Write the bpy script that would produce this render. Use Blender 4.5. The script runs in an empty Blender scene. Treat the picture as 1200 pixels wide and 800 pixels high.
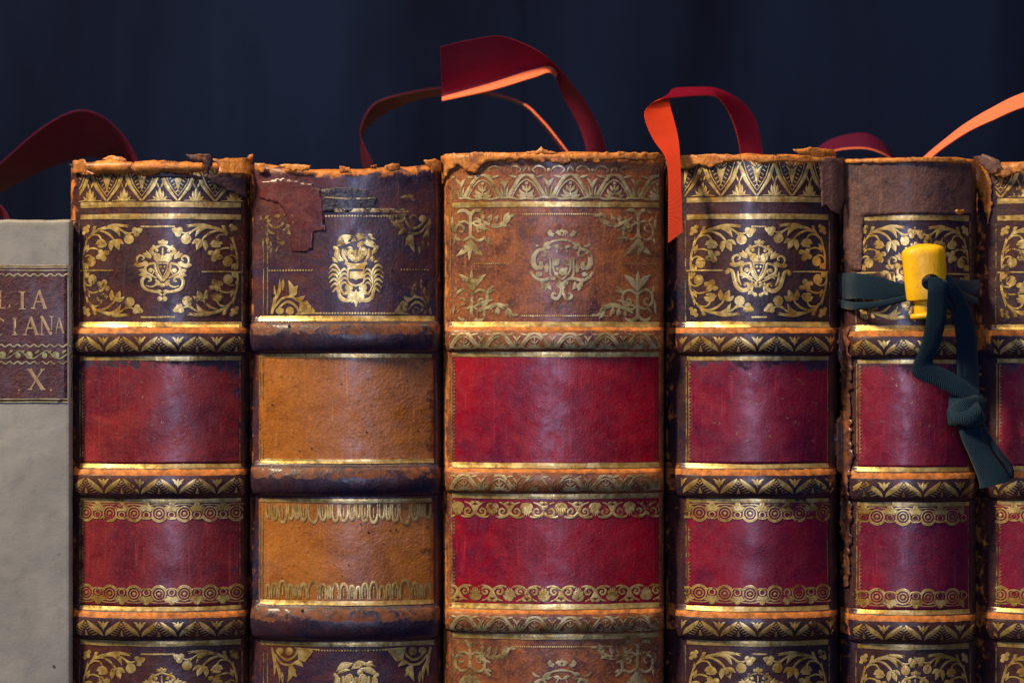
import bpy, bmesh, math, random
from mathutils import Vector, noise
from mathutils.geometry import delaunay_2d_cdt

random.seed(7)
S = 0.0003                      # metres per layout unit (the row of books is laid out in a 1200 x 800 grid)
CAM_D = 0.95
scn = bpy.context.scene
COL = scn.collection

# ------------------------------------------------------------------ camera
cam_d = bpy.data.cameras.new("camera")
cam = bpy.data.objects.new("camera", cam_d); COL.objects.link(cam)
cam.location = (0, -CAM_D, 0); cam.rotation_euler = (math.radians(90), 0, 0)
cam_d.sensor_width = 36; cam_d.lens = 36 * CAM_D / 0.36
cam_d.clip_start = 0.01; cam_d.clip_end = 50
cam_d.dof.use_dof = True; cam_d.dof.focus_distance = CAM_D - 0.001; cam_d.dof.aperture_fstop = 6.7
scn.camera = cam

# ------------------------------------------------------------------ world and lamps
wd = bpy.data.worlds.new("World"); scn.world = wd; wd.use_nodes = True
bg = wd.node_tree.nodes["Background"]
bg.inputs[0].default_value = (0.10, 0.17, 0.42, 1); bg.inputs[1].default_value = 0.02

def area(name, loc, target, sx, sy, power, color):
    l = bpy.data.lights.new(name, 'AREA'); l.shape = 'RECTANGLE'; l.size = sx; l.size_y = sy
    l.energy = power; l.color = color
    o = bpy.data.objects.new(name, l); COL.objects.link(o); o.location = loc
    d = Vector(target) - Vector(loc)
    o.rotation_euler = d.to_track_quat('-Z', 'Y').to_euler()
    return o
area("cool_window_lamp", (-0.02, -1.55, 0.25), (0, 0, 0.0), 0.17, 0.80, 6.4, (0.56, 0.62, 1.0))
area("warm_ceiling_lamp", (-0.78, -0.42, 0.86), (0.02, 0, 0.02), 0.20, 0.20, 27.0, (1.0, 0.77, 0.50))
area("warm_shelf_lamp", (0.0, -0.16, 0.55), (0.0, 0, 0.0), 0.60, 0.06, 1.6, (1.0, 0.66, 0.34))

vs = scn.view_settings
vs.view_transform = 'Standard'; vs.look = 'None'; vs.gamma = 1; vs.exposure = 0.0; vs.use_curve_mapping = False

# ------------------------------------------------------------------ materials
def nodes_of(name):
    m = bpy.data.materials.new(name); m.use_nodes = True
    nt = m.node_tree; b = nt.nodes["Principled BSDF"]
    return m, nt, b
def N(nt, t, **kw):
    n = nt.nodes.new(t)
    for k, v in kw.items():
        if k.startswith('i_'): n.inputs[k[2:].replace('_', ' ')].default_value = v
        else: setattr(n, k, v)
    return n
def noise_tex(nt, vec, scale, detail=4, rough=0.55, dist=0.0):
    n = N(nt, 'ShaderNodeTexNoise'); n.inputs['Scale'].default_value = scale
    n.inputs['Detail'].default_value = detail; n.inputs['Roughness'].default_value = rough
    n.inputs['Distortion'].default_value = dist
    if vec is not None: nt.links.new(vec, n.inputs['Vector'])
    return n
def ramp(nt, fac, p0, p1, c0=(0, 0, 0, 1), c1=(1, 1, 1, 1)):
    r = N(nt, 'ShaderNodeValToRGB'); e = r.color_ramp.elements
    e[0].position = p0; e[0].color = c0; e[1].position = p1; e[1].color = c1
    nt.links.new(fac, r.inputs[0]); return r
def mixc(nt, fac, a, b):
    m = N(nt, 'ShaderNodeMix', data_type='RGBA')
    for sock, v in ((m.inputs[0], fac), (m.inputs[6], a), (m.inputs[7], b)):
        if hasattr(v, 'is_linked'): nt.links.new(v, sock)
        else: sock.default_value = v if not isinstance(v, tuple) else (*v, 1) if len(v) == 3 else v
    return m.outputs[2]
def math_n(nt, op, a, b=None, clamp=False):
    m = N(nt, 'ShaderNodeMath', operation=op, use_clamp=clamp)
    for i, v in enumerate((a, b)):
        if v is None: continue
        if hasattr(v, 'is_linked'): nt.links.new(v, m.inputs[i])
        else: m.inputs[i].default_value = v
    return m.outputs[0]

def leather(name, c1, c2, worn=(0.55, 0.19, 0.035), rough=0.42, mottle=70, grain=900, bump=0.24,
            c3=None, spec=0.5, speck=0.0, coat=0.45):
    m, nt, b = nodes_of(name)
    tc = N(nt, 'ShaderNodeTexCoord'); v = tc.outputs['Object']
    n1 = noise_tex(nt, v, mottle, 6, 0.62, 0.6)
    col = mixc(nt, ramp(nt, n1.outputs[0], 0.36, 0.64).outputs[0], c1, c2)
    if c3:
        n3 = noise_tex(nt, v, mottle * 0.45, 5, 0.65, 1.0)
        col = mixc(nt, ramp(nt, n3.outputs[0], 0.5, 0.68).outputs[0], col, c3)
    # fine speckle of pores and rubbed high points
    ns = noise_tex(nt, v, 1300, 3, 0.6)
    col = mixc(nt, math_n(nt, 'MULTIPLY', ramp(nt, ns.outputs[0], 0.50, 0.72).outputs[0], 0.30 + speck), col,
               tuple(min(1, x * 2.1 + 0.012) for x in c2))
    nd = noise_tex(nt, v, 600, 4, 0.7)
    col = mixc(nt, math_n(nt, 'MULTIPLY', ramp(nt, nd.outputs[0], 0.56, 0.70).outputs[0], 0.55), col, tuple(x * 0.35 for x in c1))
    sm = N(nt, 'ShaderNodeMapping'); sm.inputs['Scale'].default_value = (1, 1, .05); sm.inputs['Rotation'].default_value = (0, math.radians(52), 0); nt.links.new(v, sm.inputs[0])
    sc_ = noise_tex(nt, sm.outputs[0], 950, 3, .6)
    col = mixc(nt, math_n(nt, 'MULTIPLY', ramp(nt, sc_.outputs[0], .60, .72).outputs[0], .30), col, tuple(min(1, x * 2.4 + .02) for x in c2))
    # worn edges; labels also carry their painted border shade here
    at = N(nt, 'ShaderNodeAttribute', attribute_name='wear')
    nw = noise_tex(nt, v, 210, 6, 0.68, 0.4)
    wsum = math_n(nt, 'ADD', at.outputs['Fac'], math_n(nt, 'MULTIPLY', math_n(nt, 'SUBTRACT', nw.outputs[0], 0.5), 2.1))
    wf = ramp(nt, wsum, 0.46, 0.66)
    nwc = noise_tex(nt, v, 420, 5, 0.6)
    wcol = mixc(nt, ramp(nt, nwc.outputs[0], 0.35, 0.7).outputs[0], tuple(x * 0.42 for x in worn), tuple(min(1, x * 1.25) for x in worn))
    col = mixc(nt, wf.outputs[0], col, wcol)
    nt.links.new(col, b.inputs['Base Color'])
    nr = noise_tex(nt, v, 260, 4, 0.6)
    r = ramp(nt, nr.outputs[0], 0.3, 0.7, (rough - .08,) * 3 + (1,), (rough + .16,) * 3 + (1,))
    rr = math_n(nt, 'ADD', r.outputs[0], math_n(nt, 'MULTIPLY', wf.outputs[0], 0.3), True)
    nt.links.new(rr, b.inputs['Roughness'])
    b.inputs['Specular IOR Level'].default_value = spec
    nc = noise_tex(nt, v, 85, 7, 0.72, 0.8)
    cw = math_n(nt, 'MULTIPLY', math_n(nt, 'SUBTRACT', 1.0, wf.outputs[0]), math_n(nt, 'MULTIPLY', ramp(nt, nc.outputs[0], 0.40, 0.64).outputs[0], coat * 1.9))
    nt.links.new(cw, b.inputs['Coat Weight']); b.inputs['Coat Roughness'].default_value = 0.27
    vo = N(nt, 'ShaderNodeTexVoronoi'); vo.inputs['Scale'].default_value = grain; nt.links.new(v, vo.inputs['Vector'])
    ng = noise_tex(nt, v, grain * 0.4, 5, 0.65)
    nb = noise_tex(nt, v, 120, 4, 0.6)
    h = math_n(nt, 'ADD', math_n(nt, 'MULTIPLY', vo.outputs['Distance'], 0.35), ng.outputs[0])
    h = math_n(nt, 'ADD', h, math_n(nt, 'MULTIPLY', nb.outputs[0], 1.3))
    h = math_n(nt, 'SUBTRACT', h, math_n(nt, 'MULTIPLY', wf.outputs[0], 0.7))
    bp = N(nt, 'ShaderNodeBump'); bp.inputs['Strength'].default_value = bump; bp.inputs['Distance'].default_value = 0.0006
    nt.links.new(h, bp.inputs['Height']); nt.links.new(bp.outputs[0], b.inputs['Normal'])
    return m

def gold(name, bright=(0.98, 0.77, 0.30), dull=(0.58, 0.34, 0.07), loss=0.44, metal=0.72, rough=0.33, scale=330):
    m, nt, b = nodes_of(name)
    v = N(nt, 'ShaderNodeTexCoord').outputs['Object']
    n1 = noise_tex(nt, v, 160, 5, 0.65); n2 = noise_tex(nt, v, scale, 6, 0.7, 0.3); n3 = noise_tex(nt, v, 45, 3, 0.5)
    col = mixc(nt, ramp(nt, n1.outputs[0], 0.38, 0.62).outputs[0], dull, bright)
    nt.links.new(col, b.inputs['Base Color'])
    b.inputs['Metallic'].default_value = metal
    nr = noise_tex(nt, v, 500, 3)
    nt.links.new(ramp(nt, nr.outputs[0], 0.3, 0.7, (rough - .1,) * 3 + (1,), (rough + .15,) * 3 + (1,)).outputs[0], b.inputs['Roughness'])
    bp = N(nt, 'ShaderNodeBump'); bp.inputs['Strength'].default_value = 0.35; bp.inputs['Distance'].default_value = 0.0003
    nt.links.new(n2.outputs[0], bp.inputs['Height']); nt.links.new(bp.outputs[0], b.inputs['Normal'])
    # rubbed away in places: the leather below shows
    f = math_n(nt, 'ADD', math_n(nt, 'MULTIPLY', n2.outputs[0], 0.65), math_n(nt, 'MULTIPLY', n3.outputs[0], 0.35))
    k = ramp(nt, f, loss - 0.035, loss + 0.03)
    tr = N(nt, 'ShaderNodeBsdfTransparent'); mx = N(nt, 'ShaderNodeMixShader')
    nt.links.new(k.outputs[0], mx.inputs[0]); nt.links.new(tr.outputs[0], mx.inputs[1]); nt.links.new(b.outputs[0], mx.inputs[2])
    nt.links.new(mx.outputs[0], nt.nodes['Material Output'].inputs[0])
    return m

def satin(name, c, c2, rough=0.5, trans=0.0):
    m, nt, b = nodes_of(name)
    uv = N(nt, 'ShaderNodeUVMap').outputs[0]
    v = N(nt, 'ShaderNodeTexCoord').outputs['Object']
    n1 = noise_tex(nt, v, 90, 4)
    nt.links.new(mixc(nt, n1.outputs[0], c, c2), b.inputs['Base Color'])
    b.inputs['Roughness'].default_value = rough; b.inputs['Sheen Weight'].default_value = 0.0; b.inputs['Specular IOR Level'].default_value = 0.12
    b.inputs['Sheen Roughness'].default_value = 0.4
    w = N(nt, 'ShaderNodeTexWave', wave_type='BANDS', bands_direction='Y'); w.inputs['Scale'].default_value = 700
    w.inputs['Distortion'].default_value = 0.6; nt.links.new(uv, w.inputs['Vector'])
    w2 = N(nt, 'ShaderNodeTexWave', wave_type='BANDS', bands_direction='X'); w2.inputs['Scale'].default_value = 900
    nt.links.new(uv, w2.inputs['Vector'])
    h = math_n(nt, 'ADD', w.outputs['Fac'], math_n(nt, 'MULTIPLY', w2.outputs['Fac'], 0.5))
    bp = N(nt, 'ShaderNodeBump'); bp.inputs['Strength'].default_value = 0.5; bp.inputs['Distance'].default_value = 0.0002
    nt.links.new(h, bp.inputs['Height']); nt.links.new(bp.outputs[0], b.inputs['Normal'])
    return m

def twill(name, c, c2):
    m, nt, b = nodes_of(name)
    uv = N(nt, 'ShaderNodeUVMap').outputs[0]
    sep = N(nt, 'ShaderNodeSeparateXYZ'); nt.links.new(uv, sep.inputs[0])
    # herringbone: diagonal ribs that flip either side of the centre line
    ax = math_n(nt, 'PINGPONG', sep.outputs[0], 0.0036)
    ph = math_n(nt, 'ADD', math_n(nt, 'MULTIPLY', ax, 0.8), sep.outputs[1])
    s = math_n(nt, 'SINE', math_n(nt, 'MULTIPLY', ph, 2 * math.pi / 0.00072))
    fib = noise_tex(nt, N(nt, 'ShaderNodeTexCoord').outputs['Object'], 2200, 3)
    h = math_n(nt, 'ADD', math_n(nt, 'MULTIPLY', s, 0.5), fib.outputs[0])
    col = mixc(nt, ramp(nt, h, 0.25, 0.85).outputs[0], c, c2)
    nt.links.new(col, b.inputs['Base Color']); b.inputs['Roughness'].default_value = 0.85
    b.inputs['Specular IOR Level'].default_value = 0.05; b.inputs['Sheen Weight'].default_value = 0.12
    bp = N(nt, 'ShaderNodeBump'); bp.inputs['Strength'].default_value = 0.4; bp.inputs['Distance'].default_value = 0.0003
    nt.links.new(h, bp.inputs['Height']); nt.links.new(bp.outputs[0], b.inputs['Normal'])
    return m

def vellum(name):
    m, nt, b = nodes_of(name)
    v = N(nt, 'ShaderNodeTexCoord').outputs['Object']
    n1 = noise_tex(nt, v, 26, 6, 0.6, 0.5); n2 = noise_tex(nt, v, 160, 6, 0.7); n3 = noise_tex(nt, v, 900, 3)
    col = mixc(nt, ramp(nt, n1.outputs[0], 0.3, 0.7).outputs[0], (0.24, 0.25, 0.245), (0.35, 0.36, 0.35))
    col = mixc(nt, math_n(nt, 'MULTIPLY', ramp(nt, n2.outputs[0], 0.50, 0.72).outputs[0], 0.35), col, (0.15, 0.15, 0.145))
    sp = ramp(nt, noise_tex(nt, v, 240, 2, 0.4).outputs[0], 0.76, 0.80)
    col = mixc(nt, sp.outputs[0], col, (0.06, 0.05, 0.05))
    at = N(nt, 'ShaderNodeAttribute', attribute_name='wear')
    col = mixc(nt, math_n(nt, 'MULTIPLY', at.outputs['Fac'], 0.75), col, (0.15, 0.14, 0.12))
    nt.links.new(col, b.inputs['Base Color']); b.inputs['Roughness'].default_value = 0.55
    h = math_n(nt, 'ADD', math_n(nt, 'MULTIPLY', n2.outputs[0], 1.0), math_n(nt, 'MULTIPLY', n3.outputs[0], 0.3))
    bp = N(nt, 'ShaderNodeBump'); bp.inputs['Strength'].default_value = 0.3; bp.inputs['Distance'].default_value = 0.0005
    nt.links.new(h, bp.inputs['Height']); nt.links.new(bp.outputs[0], b.inputs['Normal'])
    return m

def plain(name, c, rough=0.6, c2=None, scale=200, bump=0.2, stretch=None, spec=0.5, ss=0.0):
    m, nt, b = nodes_of(name)
    v = N(nt, 'ShaderNodeTexCoord').outputs['Object']
    if stretch:
        mp = N(nt, 'ShaderNodeMapping'); mp.inputs['Scale'].default_value = stretch
        nt.links.new(v, mp.inputs[0]); v = mp.outputs[0]
    n1 = noise_tex(nt, v, scale, 5, 0.6)
    nt.links.new(mixc(nt, ramp(nt, n1.outputs[0], 0.35, 0.65).outputs[0], c, c2 or tuple(x * 0.75 for x in c)), b.inputs['Base Color'])
    b.inputs['Roughness'].default_value = rough; b.inputs['Specular IOR Level'].default_value = spec
    if ss: b.inputs['Subsurface Weight'].default_value = ss; b.inputs['Subsurface Scale'].default_value = 0.003
    bp = N(nt, 'ShaderNodeBump'); bp.inputs['Strength'].default_value = bump; bp.inputs['Distance'].default_value = 0.0004
    nt.links.new(n1.outputs[0], bp.inputs['Height']); nt.links.new(bp.outputs[0], b.inputs['Normal'])
    return m

M = {}
M['purple'] = leather('purple_black_calf', (0.020, 0.011, 0.022), (0.068, 0.021, 0.018), rough=0.38, c3=(0.013, 0.013, 0.038))
M['purple2'] = leather('aubergine_calf', (0.022, 0.012, 0.022), (0.085, 0.024, 0.018), rough=0.38, c3=(0.014, 0.014, 0.040))
M['navy'] = leather('navy_maroon_calf', (0.024, 0.016, 0.036), (0.105, 0.027, 0.022), rough=0.36, mottle=50, c3=(0.011, 0.017, 0.062))
M['navy_band'] = leather('painted_sheen_band_leather', (0.016, 0.014, 0.036), (0.050, 0.018, 0.026), worn=(0.17, 0.055, 0.022), rough=0.34, mottle=80, c3=(0.012, 0.014, 0.045))
M['brown'] = leather('mottled_brown_calf', (0.110, 0.036, 0.018), (0.32, 0.105, 0.026), rough=0.44, mottle=120, c3=(0.060, 0.020, 0.030), speck=0.10)
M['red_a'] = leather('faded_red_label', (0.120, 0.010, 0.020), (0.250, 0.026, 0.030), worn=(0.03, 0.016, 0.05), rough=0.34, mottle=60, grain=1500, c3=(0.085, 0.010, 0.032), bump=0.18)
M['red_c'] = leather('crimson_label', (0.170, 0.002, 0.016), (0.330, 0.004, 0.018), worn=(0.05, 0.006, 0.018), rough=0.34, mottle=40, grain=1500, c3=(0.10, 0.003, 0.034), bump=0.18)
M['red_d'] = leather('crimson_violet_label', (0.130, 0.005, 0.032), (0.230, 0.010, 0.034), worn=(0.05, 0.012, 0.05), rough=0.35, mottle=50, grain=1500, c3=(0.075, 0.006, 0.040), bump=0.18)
M['tan'] = leather('tan_label', (0.25, 0.082, 0.012), (0.41, 0.152, 0.028), worn=(0.16, 0.048, 0.012), rough=0.34, mottle=48, grain=1000, c3=(0.31, 0.135, 0.075), bump=0.3)
M['raw'] = leather('raw_worn_leather', (0.40, 0.120, 0.018), (0.62, 0.25, 0.050), worn=(0.62, 0.25, 0.05), rough=0.48, mottle=210, c3=(0.12, 0.036, 0.018), bump=0.4, spec=0.45, coat=.1)
M['peel'] = leather('peeled_grey_brown_leather', (0.065, 0.036, 0.038), (0.13, 0.065, 0.055), worn=(0.42, 0.15, 0.035), rough=0.5, mottle=120, c3=(0.04, 0.03, 0.05), bump=0.4, spec=0.35, coat=.1)
M['maroon'] = leather('bared_maroon_leather', (0.048, 0.012, 0.022), (0.115, 0.024, 0.026), worn=(0.26, 0.08, 0.03), rough=0.38, mottle=60, bump=0.24, c3=(0.026, 0.014, 0.040))
M['torn_navy'] = leather('torn_navy_leather', (0.012, 0.016, 0.036), (0.03, 0.026, 0.05), worn=(0.1, 0.05, 0.03), rough=0.5, mottle=150, bump=0.8)
M['board'] = leather('board_leather', (0.040, 0.016, 0.012), (0.10, 0.030, 0.014), worn=(0.26, 0.08, 0.018), rough=0.5, mottle=90, bump=0.4)
M['gold'] = gold('gold_tooling', loss=0.425)
M['gold_dull'] = gold('dull_gold_tooling', (0.62, 0.54, 0.30), (0.30, 0.23, 0.09), loss=0.45, metal=0.5, rough=0.42)
M['gold_worn'] = gold('rubbed_gold_tooling', (0.70, 0.54, 0.26), (0.34, 0.21, 0.07), loss=0.475)
M['gold_line'] = gold('gold_fillet', (0.92, 0.72, 0.30), (0.58, 0.36, 0.09), loss=0.37, scale=220)
M['gold_letter'] = gold('dull_letter_gold', (.52, .35, .15), (.30, .18, .07), loss=.43, metal=.4)
M['vellum'] = vellum('grey_vellum')
M['vel_label'] = leather('brown_title_label', (0.046, 0.011, 0.012), (0.078, 0.019, 0.017), worn=(0.30, 0.16, 0.07), rough=0.5, mottle=160, grain=1200, bump=0.5, c3=(0.05, 0.018, 0.026), speck=0.25)
M['paper'] = plain('aged_page_edges', (0.30, 0.23, 0.14), 0.85, (0.18, 0.13, 0.075), 60, 0.6, (60, 1, 1))
M['hole'] = plain('worm_hole_dark', (0.004, 0.003, 0.004), 0.9)
M['ribbon'] = satin('red_satin', (0.42, 0.022, 0.022), (0.50, 0.032, 0.024))
M['ribbon_o'] = satin('orange_red_satin', (0.60, 0.045, 0.016), (0.66, 0.06, 0.018))
M['ribbon_m'] = satin('shaded_maroon_satin', (0.115, 0.005, 0.026), (0.15, 0.008, 0.034))
M['ribbon_l'] = satin('wine_satin', (0.070, 0.004, 0.030), (0.088, 0.005, 0.036), rough=.7)
M['ribbon_d'] = satin('dark_maroon_satin', (0.045, 0.003, 0.014), (0.06, 0.004, 0.020))
M['ribbon_r'] = satin('shaded_crimson_satin', (0.17, 0.003, 0.022), (0.21, 0.005, 0.028))
M['ribbon_c'] = satin('coral_satin', (0.78, 0.17, 0.09), (0.84, 0.2, 0.10))
M['tape'] = twill('dark_teal_herringbone_tape', (0.0022, 0.008, 0.018), (0.013, 0.042, 0.072))
M['yellow'] = plain('yellow_plastic', (0.95, 0.56, 0.010), 0.30, (0.90, 0.50, 0.008), 160, 0.08, ss=0.1)
def used_plastic(name, c):
    m, nt, b = nodes_of(name); v = N(nt, 'ShaderNodeTexCoord').outputs['Object']
    n1 = noise_tex(nt, v, 170, 6, .7, .4); n2 = noise_tex(nt, v, 900, 4, .7); mp = N(nt, 'ShaderNodeMapping'); mp.inputs['Scale'].default_value = (1, 1, .12); nt.links.new(v, mp.inputs[0])
    n3 = noise_tex(nt, mp.outputs[0], 900, 3, .6)
    col = mixc(nt, ramp(nt, n1.outputs[0], .35, .7).outputs[0], c, tuple(x * .8 for x in c))
    g = math_n(nt, 'MULTIPLY', ramp(nt, n2.outputs[0], .56, .74).outputs[0], .5)
    g = math_n(nt, 'ADD', g, math_n(nt, 'MULTIPLY', ramp(nt, n3.outputs[0], .6, .72).outputs[0], .3), True)
    nt.links.new(mixc(nt, g, col, (.30, .13, .01)), b.inputs['Base Color'])
    nt.links.new(ramp(nt, n1.outputs[0], .3, .7, (.3,) * 3 + (1,), (.55,) * 3 + (1,)).outputs[0], b.inputs['Roughness'])
    bp = N(nt, 'ShaderNodeBump'); bp.inputs['Strength'].default_value = .25; bp.inputs['Distance'].default_value = .0003
    nt.links.new(math_n(nt, 'ADD', n2.outputs[0], n3.outputs[0]), bp.inputs['Height']); nt.links.new(bp.outputs[0], b.inputs['Normal'])
    return m
M['yellow'] = used_plastic('used_yellow_plastic', (0.95, 0.56, 0.010))
M['wood'] = plain('dark_blue_black_wood', (0.0006, 0.0022, 0.012), 0.85, (0.0045, 0.0105, 0.038), 10, 0.2, (1, 1, 0.22), spec=0.08)

# ------------------------------------------------------------------ object helpers
def link(name, me, mat, parent=None, smooth=True):
    if mat is not None: me.materials.append(mat)
    if smooth and len(me.polygons): me.polygons.foreach_set('use_smooth', [True] * len(me.polygons))
    o = bpy.data.objects.new(name, me); COL.objects.link(o)
    if parent is not None: o.parent = parent
    return o
def mesh(name, V, F, wear=None):
    me = bpy.data.meshes.new(name); me.from_pydata(V, [], F); me.update()
    if wear is not None:
        a = me.attributes.new('wear', 'FLOAT', 'POINT'); a.data.foreach_set('value', wear)
    return me
def thing(name, label, cat, group=None):
    o = bpy.data.objects.new(name, None); COL.objects.link(o); o.empty_display_size = 0.02
    o['label'] = label; o['category'] = cat
    if group: o['group'] = group
    return o
def tag(o, label, cat, group=None):
    o['label'] = label; o['category'] = cat
    if group: o['group'] = group
def PA(px, py, d):
    k = 1 + d / CAM_D; return Vector(((px - 600) * S * k, d, (400 - py) * S * k))
def P3(px, py, d): return Vector(((px - 600) * S, d, (400 - py) * S))
def box(name, x0, x1, y0, y1, d0, d1, mat, parent=None, bev=0.0006):
    bm = bmesh.new()
    bmesh.ops.create_cube(bm, size=1)
    a = P3(x0, y1, d0); b = P3(x1, y0, d1)
    for v in bm.verts:
        v.co = Vector((a.x if v.co.x < 0 else b.x, d0 if v.co.y < 0 else d1, a.z if v.co.z < 0 else b.z))
    bmesh.ops.bevel(bm, geom=bm.edges[:], offset=bev, segments=2, affect='EDGES')
    me = bpy.data.meshes.new(name); bm.to_mesh(me); bm.free()
    return link(name, me, mat, parent, False)
def smooth01(a, b, x):
    t = max(0.0, min(1.0, (x - a) / (b - a))); return t * t * (3 - 2 * t)

# ------------------------------------------------------------------ setting
BOTTOM = 1205
bp_ = bpy.data.objects.new('bookcase_back', None); COL.objects.link(bp_); bp_['kind'] = 'structure'
for x0, x1, dd in ((-700, 618, 0.0), (618, 1900, .0004)):
    box('back_board', x0, x1, -900, BOTTOM, 0.275 + dd, 0.295, M['wood'], bp_, 0.0003)
sh = box('shelf_board', -700, 1900, BOTTOM, BOTTOM + 70, -0.04, 0.275, M['wood'], None, 0.002); sh['kind'] = 'structure'

# ------------------------------------------------------------------ book surface
class Book:
    def __init__(s, xl, pl, pr, xr, top, arc=0.13, sh=0.010, y0=0.0, seed=0, hl=None, bands=()):
        s.xl, s.pl, s.pr, s.xr, s.top, s.y0, s.seed = xl, pl, pr, xr, top, y0, seed
        s.arc = arc * (xr - xl) * S; s.sh = sh; s.bands = list(bands); s.c = (pl + pr) / 2; s.hw = (pr - pl) / 2
    def depth(s, px):
        t = (px - s.c) / s.hw
        d = s.arc * min(1.6, t * t)
        if px < s.pl: k = min(1.0, (s.pl - px) / (s.pl - s.xl)); d += s.sh * (1 - math.sqrt(max(0, 1 - k * k)))
        elif px > s.pr: k = min(1.0, (px - s.pr) / (s.xr - s.pr)); d += s.sh * (1 - math.sqrt(max(0, 1 - k * k)))
        return s.y0 + d
    def bump(s, px, py):
        h = 0.0
        for (a, b, hh) in s.bands:
            if a - 7 < py < b:
                v = max(0.0, (py - a) / (b - a)); rp = .24 * min(1.0, (py - a + 7) / 7) ** 1.4 * min(1.0, (b - py) / 6)
                f = min(1.0, max(0.0, (px - s.xl - (s.pl - s.xl) * .45) / (6 + (s.pl - s.xl) * .55))) * min(1.0, max(0.0, (s.xr - (s.xr - s.pr) * .45 - px) / (6 + (s.xr - s.pr) * .55)))
                irr = 1 + 0.10 * noise.noise(Vector((px * 0.03, a * 0.7, s.seed)))
                h = max(h, hh * irr * max(rp, math.sin(math.pi * v ** 0.9) ** 0.36) * (f ** 0.5))
        return h
    def wav(s, px, py):
        return (0.00030 * noise.noise(Vector((px * 0.014, py * 0.014, s.seed))) +
                0.00012 * noise.noise(Vector((px * 0.05, py * 0.05, s.seed + 9))) +
                0.00004 * noise.noise(Vector((px * 0.15, py * 0.15, s.seed + 19))))
    def pos(s, px, py, off=0.0, bump=True):
        e = 0.4
        a = max(s.xl, px - e); b = min(s.xr, px + e)
        sl = (s.depth(b) - s.depth(a)) / max(1e-9, (b - a) * S)
        l = math.hypot(1, sl); nx, ny = sl / l, -1 / l      # outward normal in plan
        o = off + s.wav(px, py) + (s.bump(px, py) if bump else 0)
        return Vector(((px - 600) * S + nx * o, s.depth(px) + ny * o, (400 - py) * S))

def xs_for(b, n=64):
    L = [b.xl + (b.pl - b.xl) * (1 - math.cos(math.pi / 2 * i / 8)) for i in range(8)]
    Mid = [b.pl + (b.pr - b.pl) * i / n for i in range(n + 1)]
    R = [b.pr + (b.xr - b.pr) * math.sin(math.pi / 2 * i / 8) for i in range(1, 9)]
    return L + Mid + R

def grid_mesh(name, rows):
    V, F, W = [], [], []
    n = len(rows[0])
    for r in rows:
        for (p, w) in r: V.append(p); W.append(w)
    for j in range(len(rows) - 1):
        for i in range(n - 1):
            a = j * n + i; F.append((a, a + n, a + n + 1, a + 1))
    return mesh(name, V, F, W)

def build_spine(b, mat, parent, edge_l=1.0, edge_r=0.5, topwear=0.9, head_r=7, rag=2.0, sag=0.0, right_dark=0):
    xs = xs_for(b)
    ys = []
    y = b.top + head_r
    while y < BOTTOM: ys.append(y); y += 4 if y < 830 else 12
    ys.append(BOTTOM)
    rows = []
    def tshift(px):
        t = (px - b.c) / b.hw
        return rag * noise.noise(Vector((px * 0.045, b.seed * 3.1, 2))) + sag * (1 - min(1, t * t))
    def wear(px, py):
        w = 0.0
        l = 1 - smooth01(b.xl, b.pl + 4, px); r = smooth01(b.pr - 2, b.xr, px)
        w = max(w, edge_l * l * 0.85, edge_r * r * 0.8)
        w = max(w, topwear * (1 - smooth01(b.top + 2, b.top + head_r + 14, py)))
        return w
    # rolled head cap
    for k in range(7, 0, -1):
        a = math.radians(k * 20)
        rows.append([])
        for px in xs:
            p = b.pos(px, b.top + head_r, 0, False); r = head_r * S
            p = p + Vector((0, r * (1 - math.cos(a)) * 1.3, r * math.sin(a) - tshift(px) * S))
            rows[-1].append((p, max(topwear, wear(px, b.top))))
    for y in ys:
        f = 1 - smooth01(b.top + head_r, b.top + head_r + 30, y)
        rows.append([])
        for px in xs:
            p = b.pos(px, y, 0, False); p.z -= tshift(px) * S * f
            rows[-1].append((p, wear(px, y)))
    o = link('spine', grid_mesh('spine', rows), mat, parent)
    return o

def build_band(b, y0, y1, mat, parent, ridge=1.35, ridge_at=0.12, wid=0.09, base=0.0):
    xs = xs_for(b, 56); rows = []
    nv = 22
    for j in range(nv + 1):
        y = y0 - 7 + (y1 - y0 + 7) * j / nv; v = (y - y0) / (y1 - y0)
        row = []
        for px in xs:
            p = b.pos(px, y, 0.00003 if 0 < j < nv else -0.0003)
            w = base + ridge * (1 - smooth01(ridge_at + wid * .55, ridge_at + wid * 1.5, v)) * smooth01(0, .05, v)
            l = 1 - smooth01(b.xl, b.pl + 6, px)
            row.append((p, max(w, 0.7 * l if v < .75 else 0.2 * l)))
        rows.append(row)
    return link('raised_band', grid_mesh('raised_band', rows), mat, parent)

def build_label(b, x0, x1, y0, y1, mat, parent, off=0.00014, wear_top=0.0, name='label', rag=0.6, wear_r=0.0):
    nx, ny = 44, 30; rows = []
    for j in range(-1, ny + 2):
        jj = min(ny, max(0, j)); y = y0 + (y1 - y0) * jj / ny; row = []
        for i in range(-1, nx + 2):
            ii = min(nx, max(0, i)); px = x0 + (x1 - x0) * ii / nx
            o = off if (i == ii and j == jj) else -0.0002
            xx, yy = px, y
            if ii in (0, nx): xx += rag * noise.noise(Vector((0, y * 0.12, b.seed + ii)))
            if jj in (0, ny): yy += rag * noise.noise(Vector((px * 0.12, 0, b.seed + jj)))
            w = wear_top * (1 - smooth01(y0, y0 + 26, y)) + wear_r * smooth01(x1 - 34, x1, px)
            w = max(w, .42 * (1 - smooth01(x0, x0 + 12, px)), .42 * smooth01(y1 - 10, y1, y), .42 * (1 - smooth01(y0, y0 + 8, y)))  # border tone; on red labels staining plus painted edge shade
            row.append((b.pos(xx, yy, o), w))
        rows.append(row)
    return link(name, grid_mesh(name, rows), mat, parent)

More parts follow.
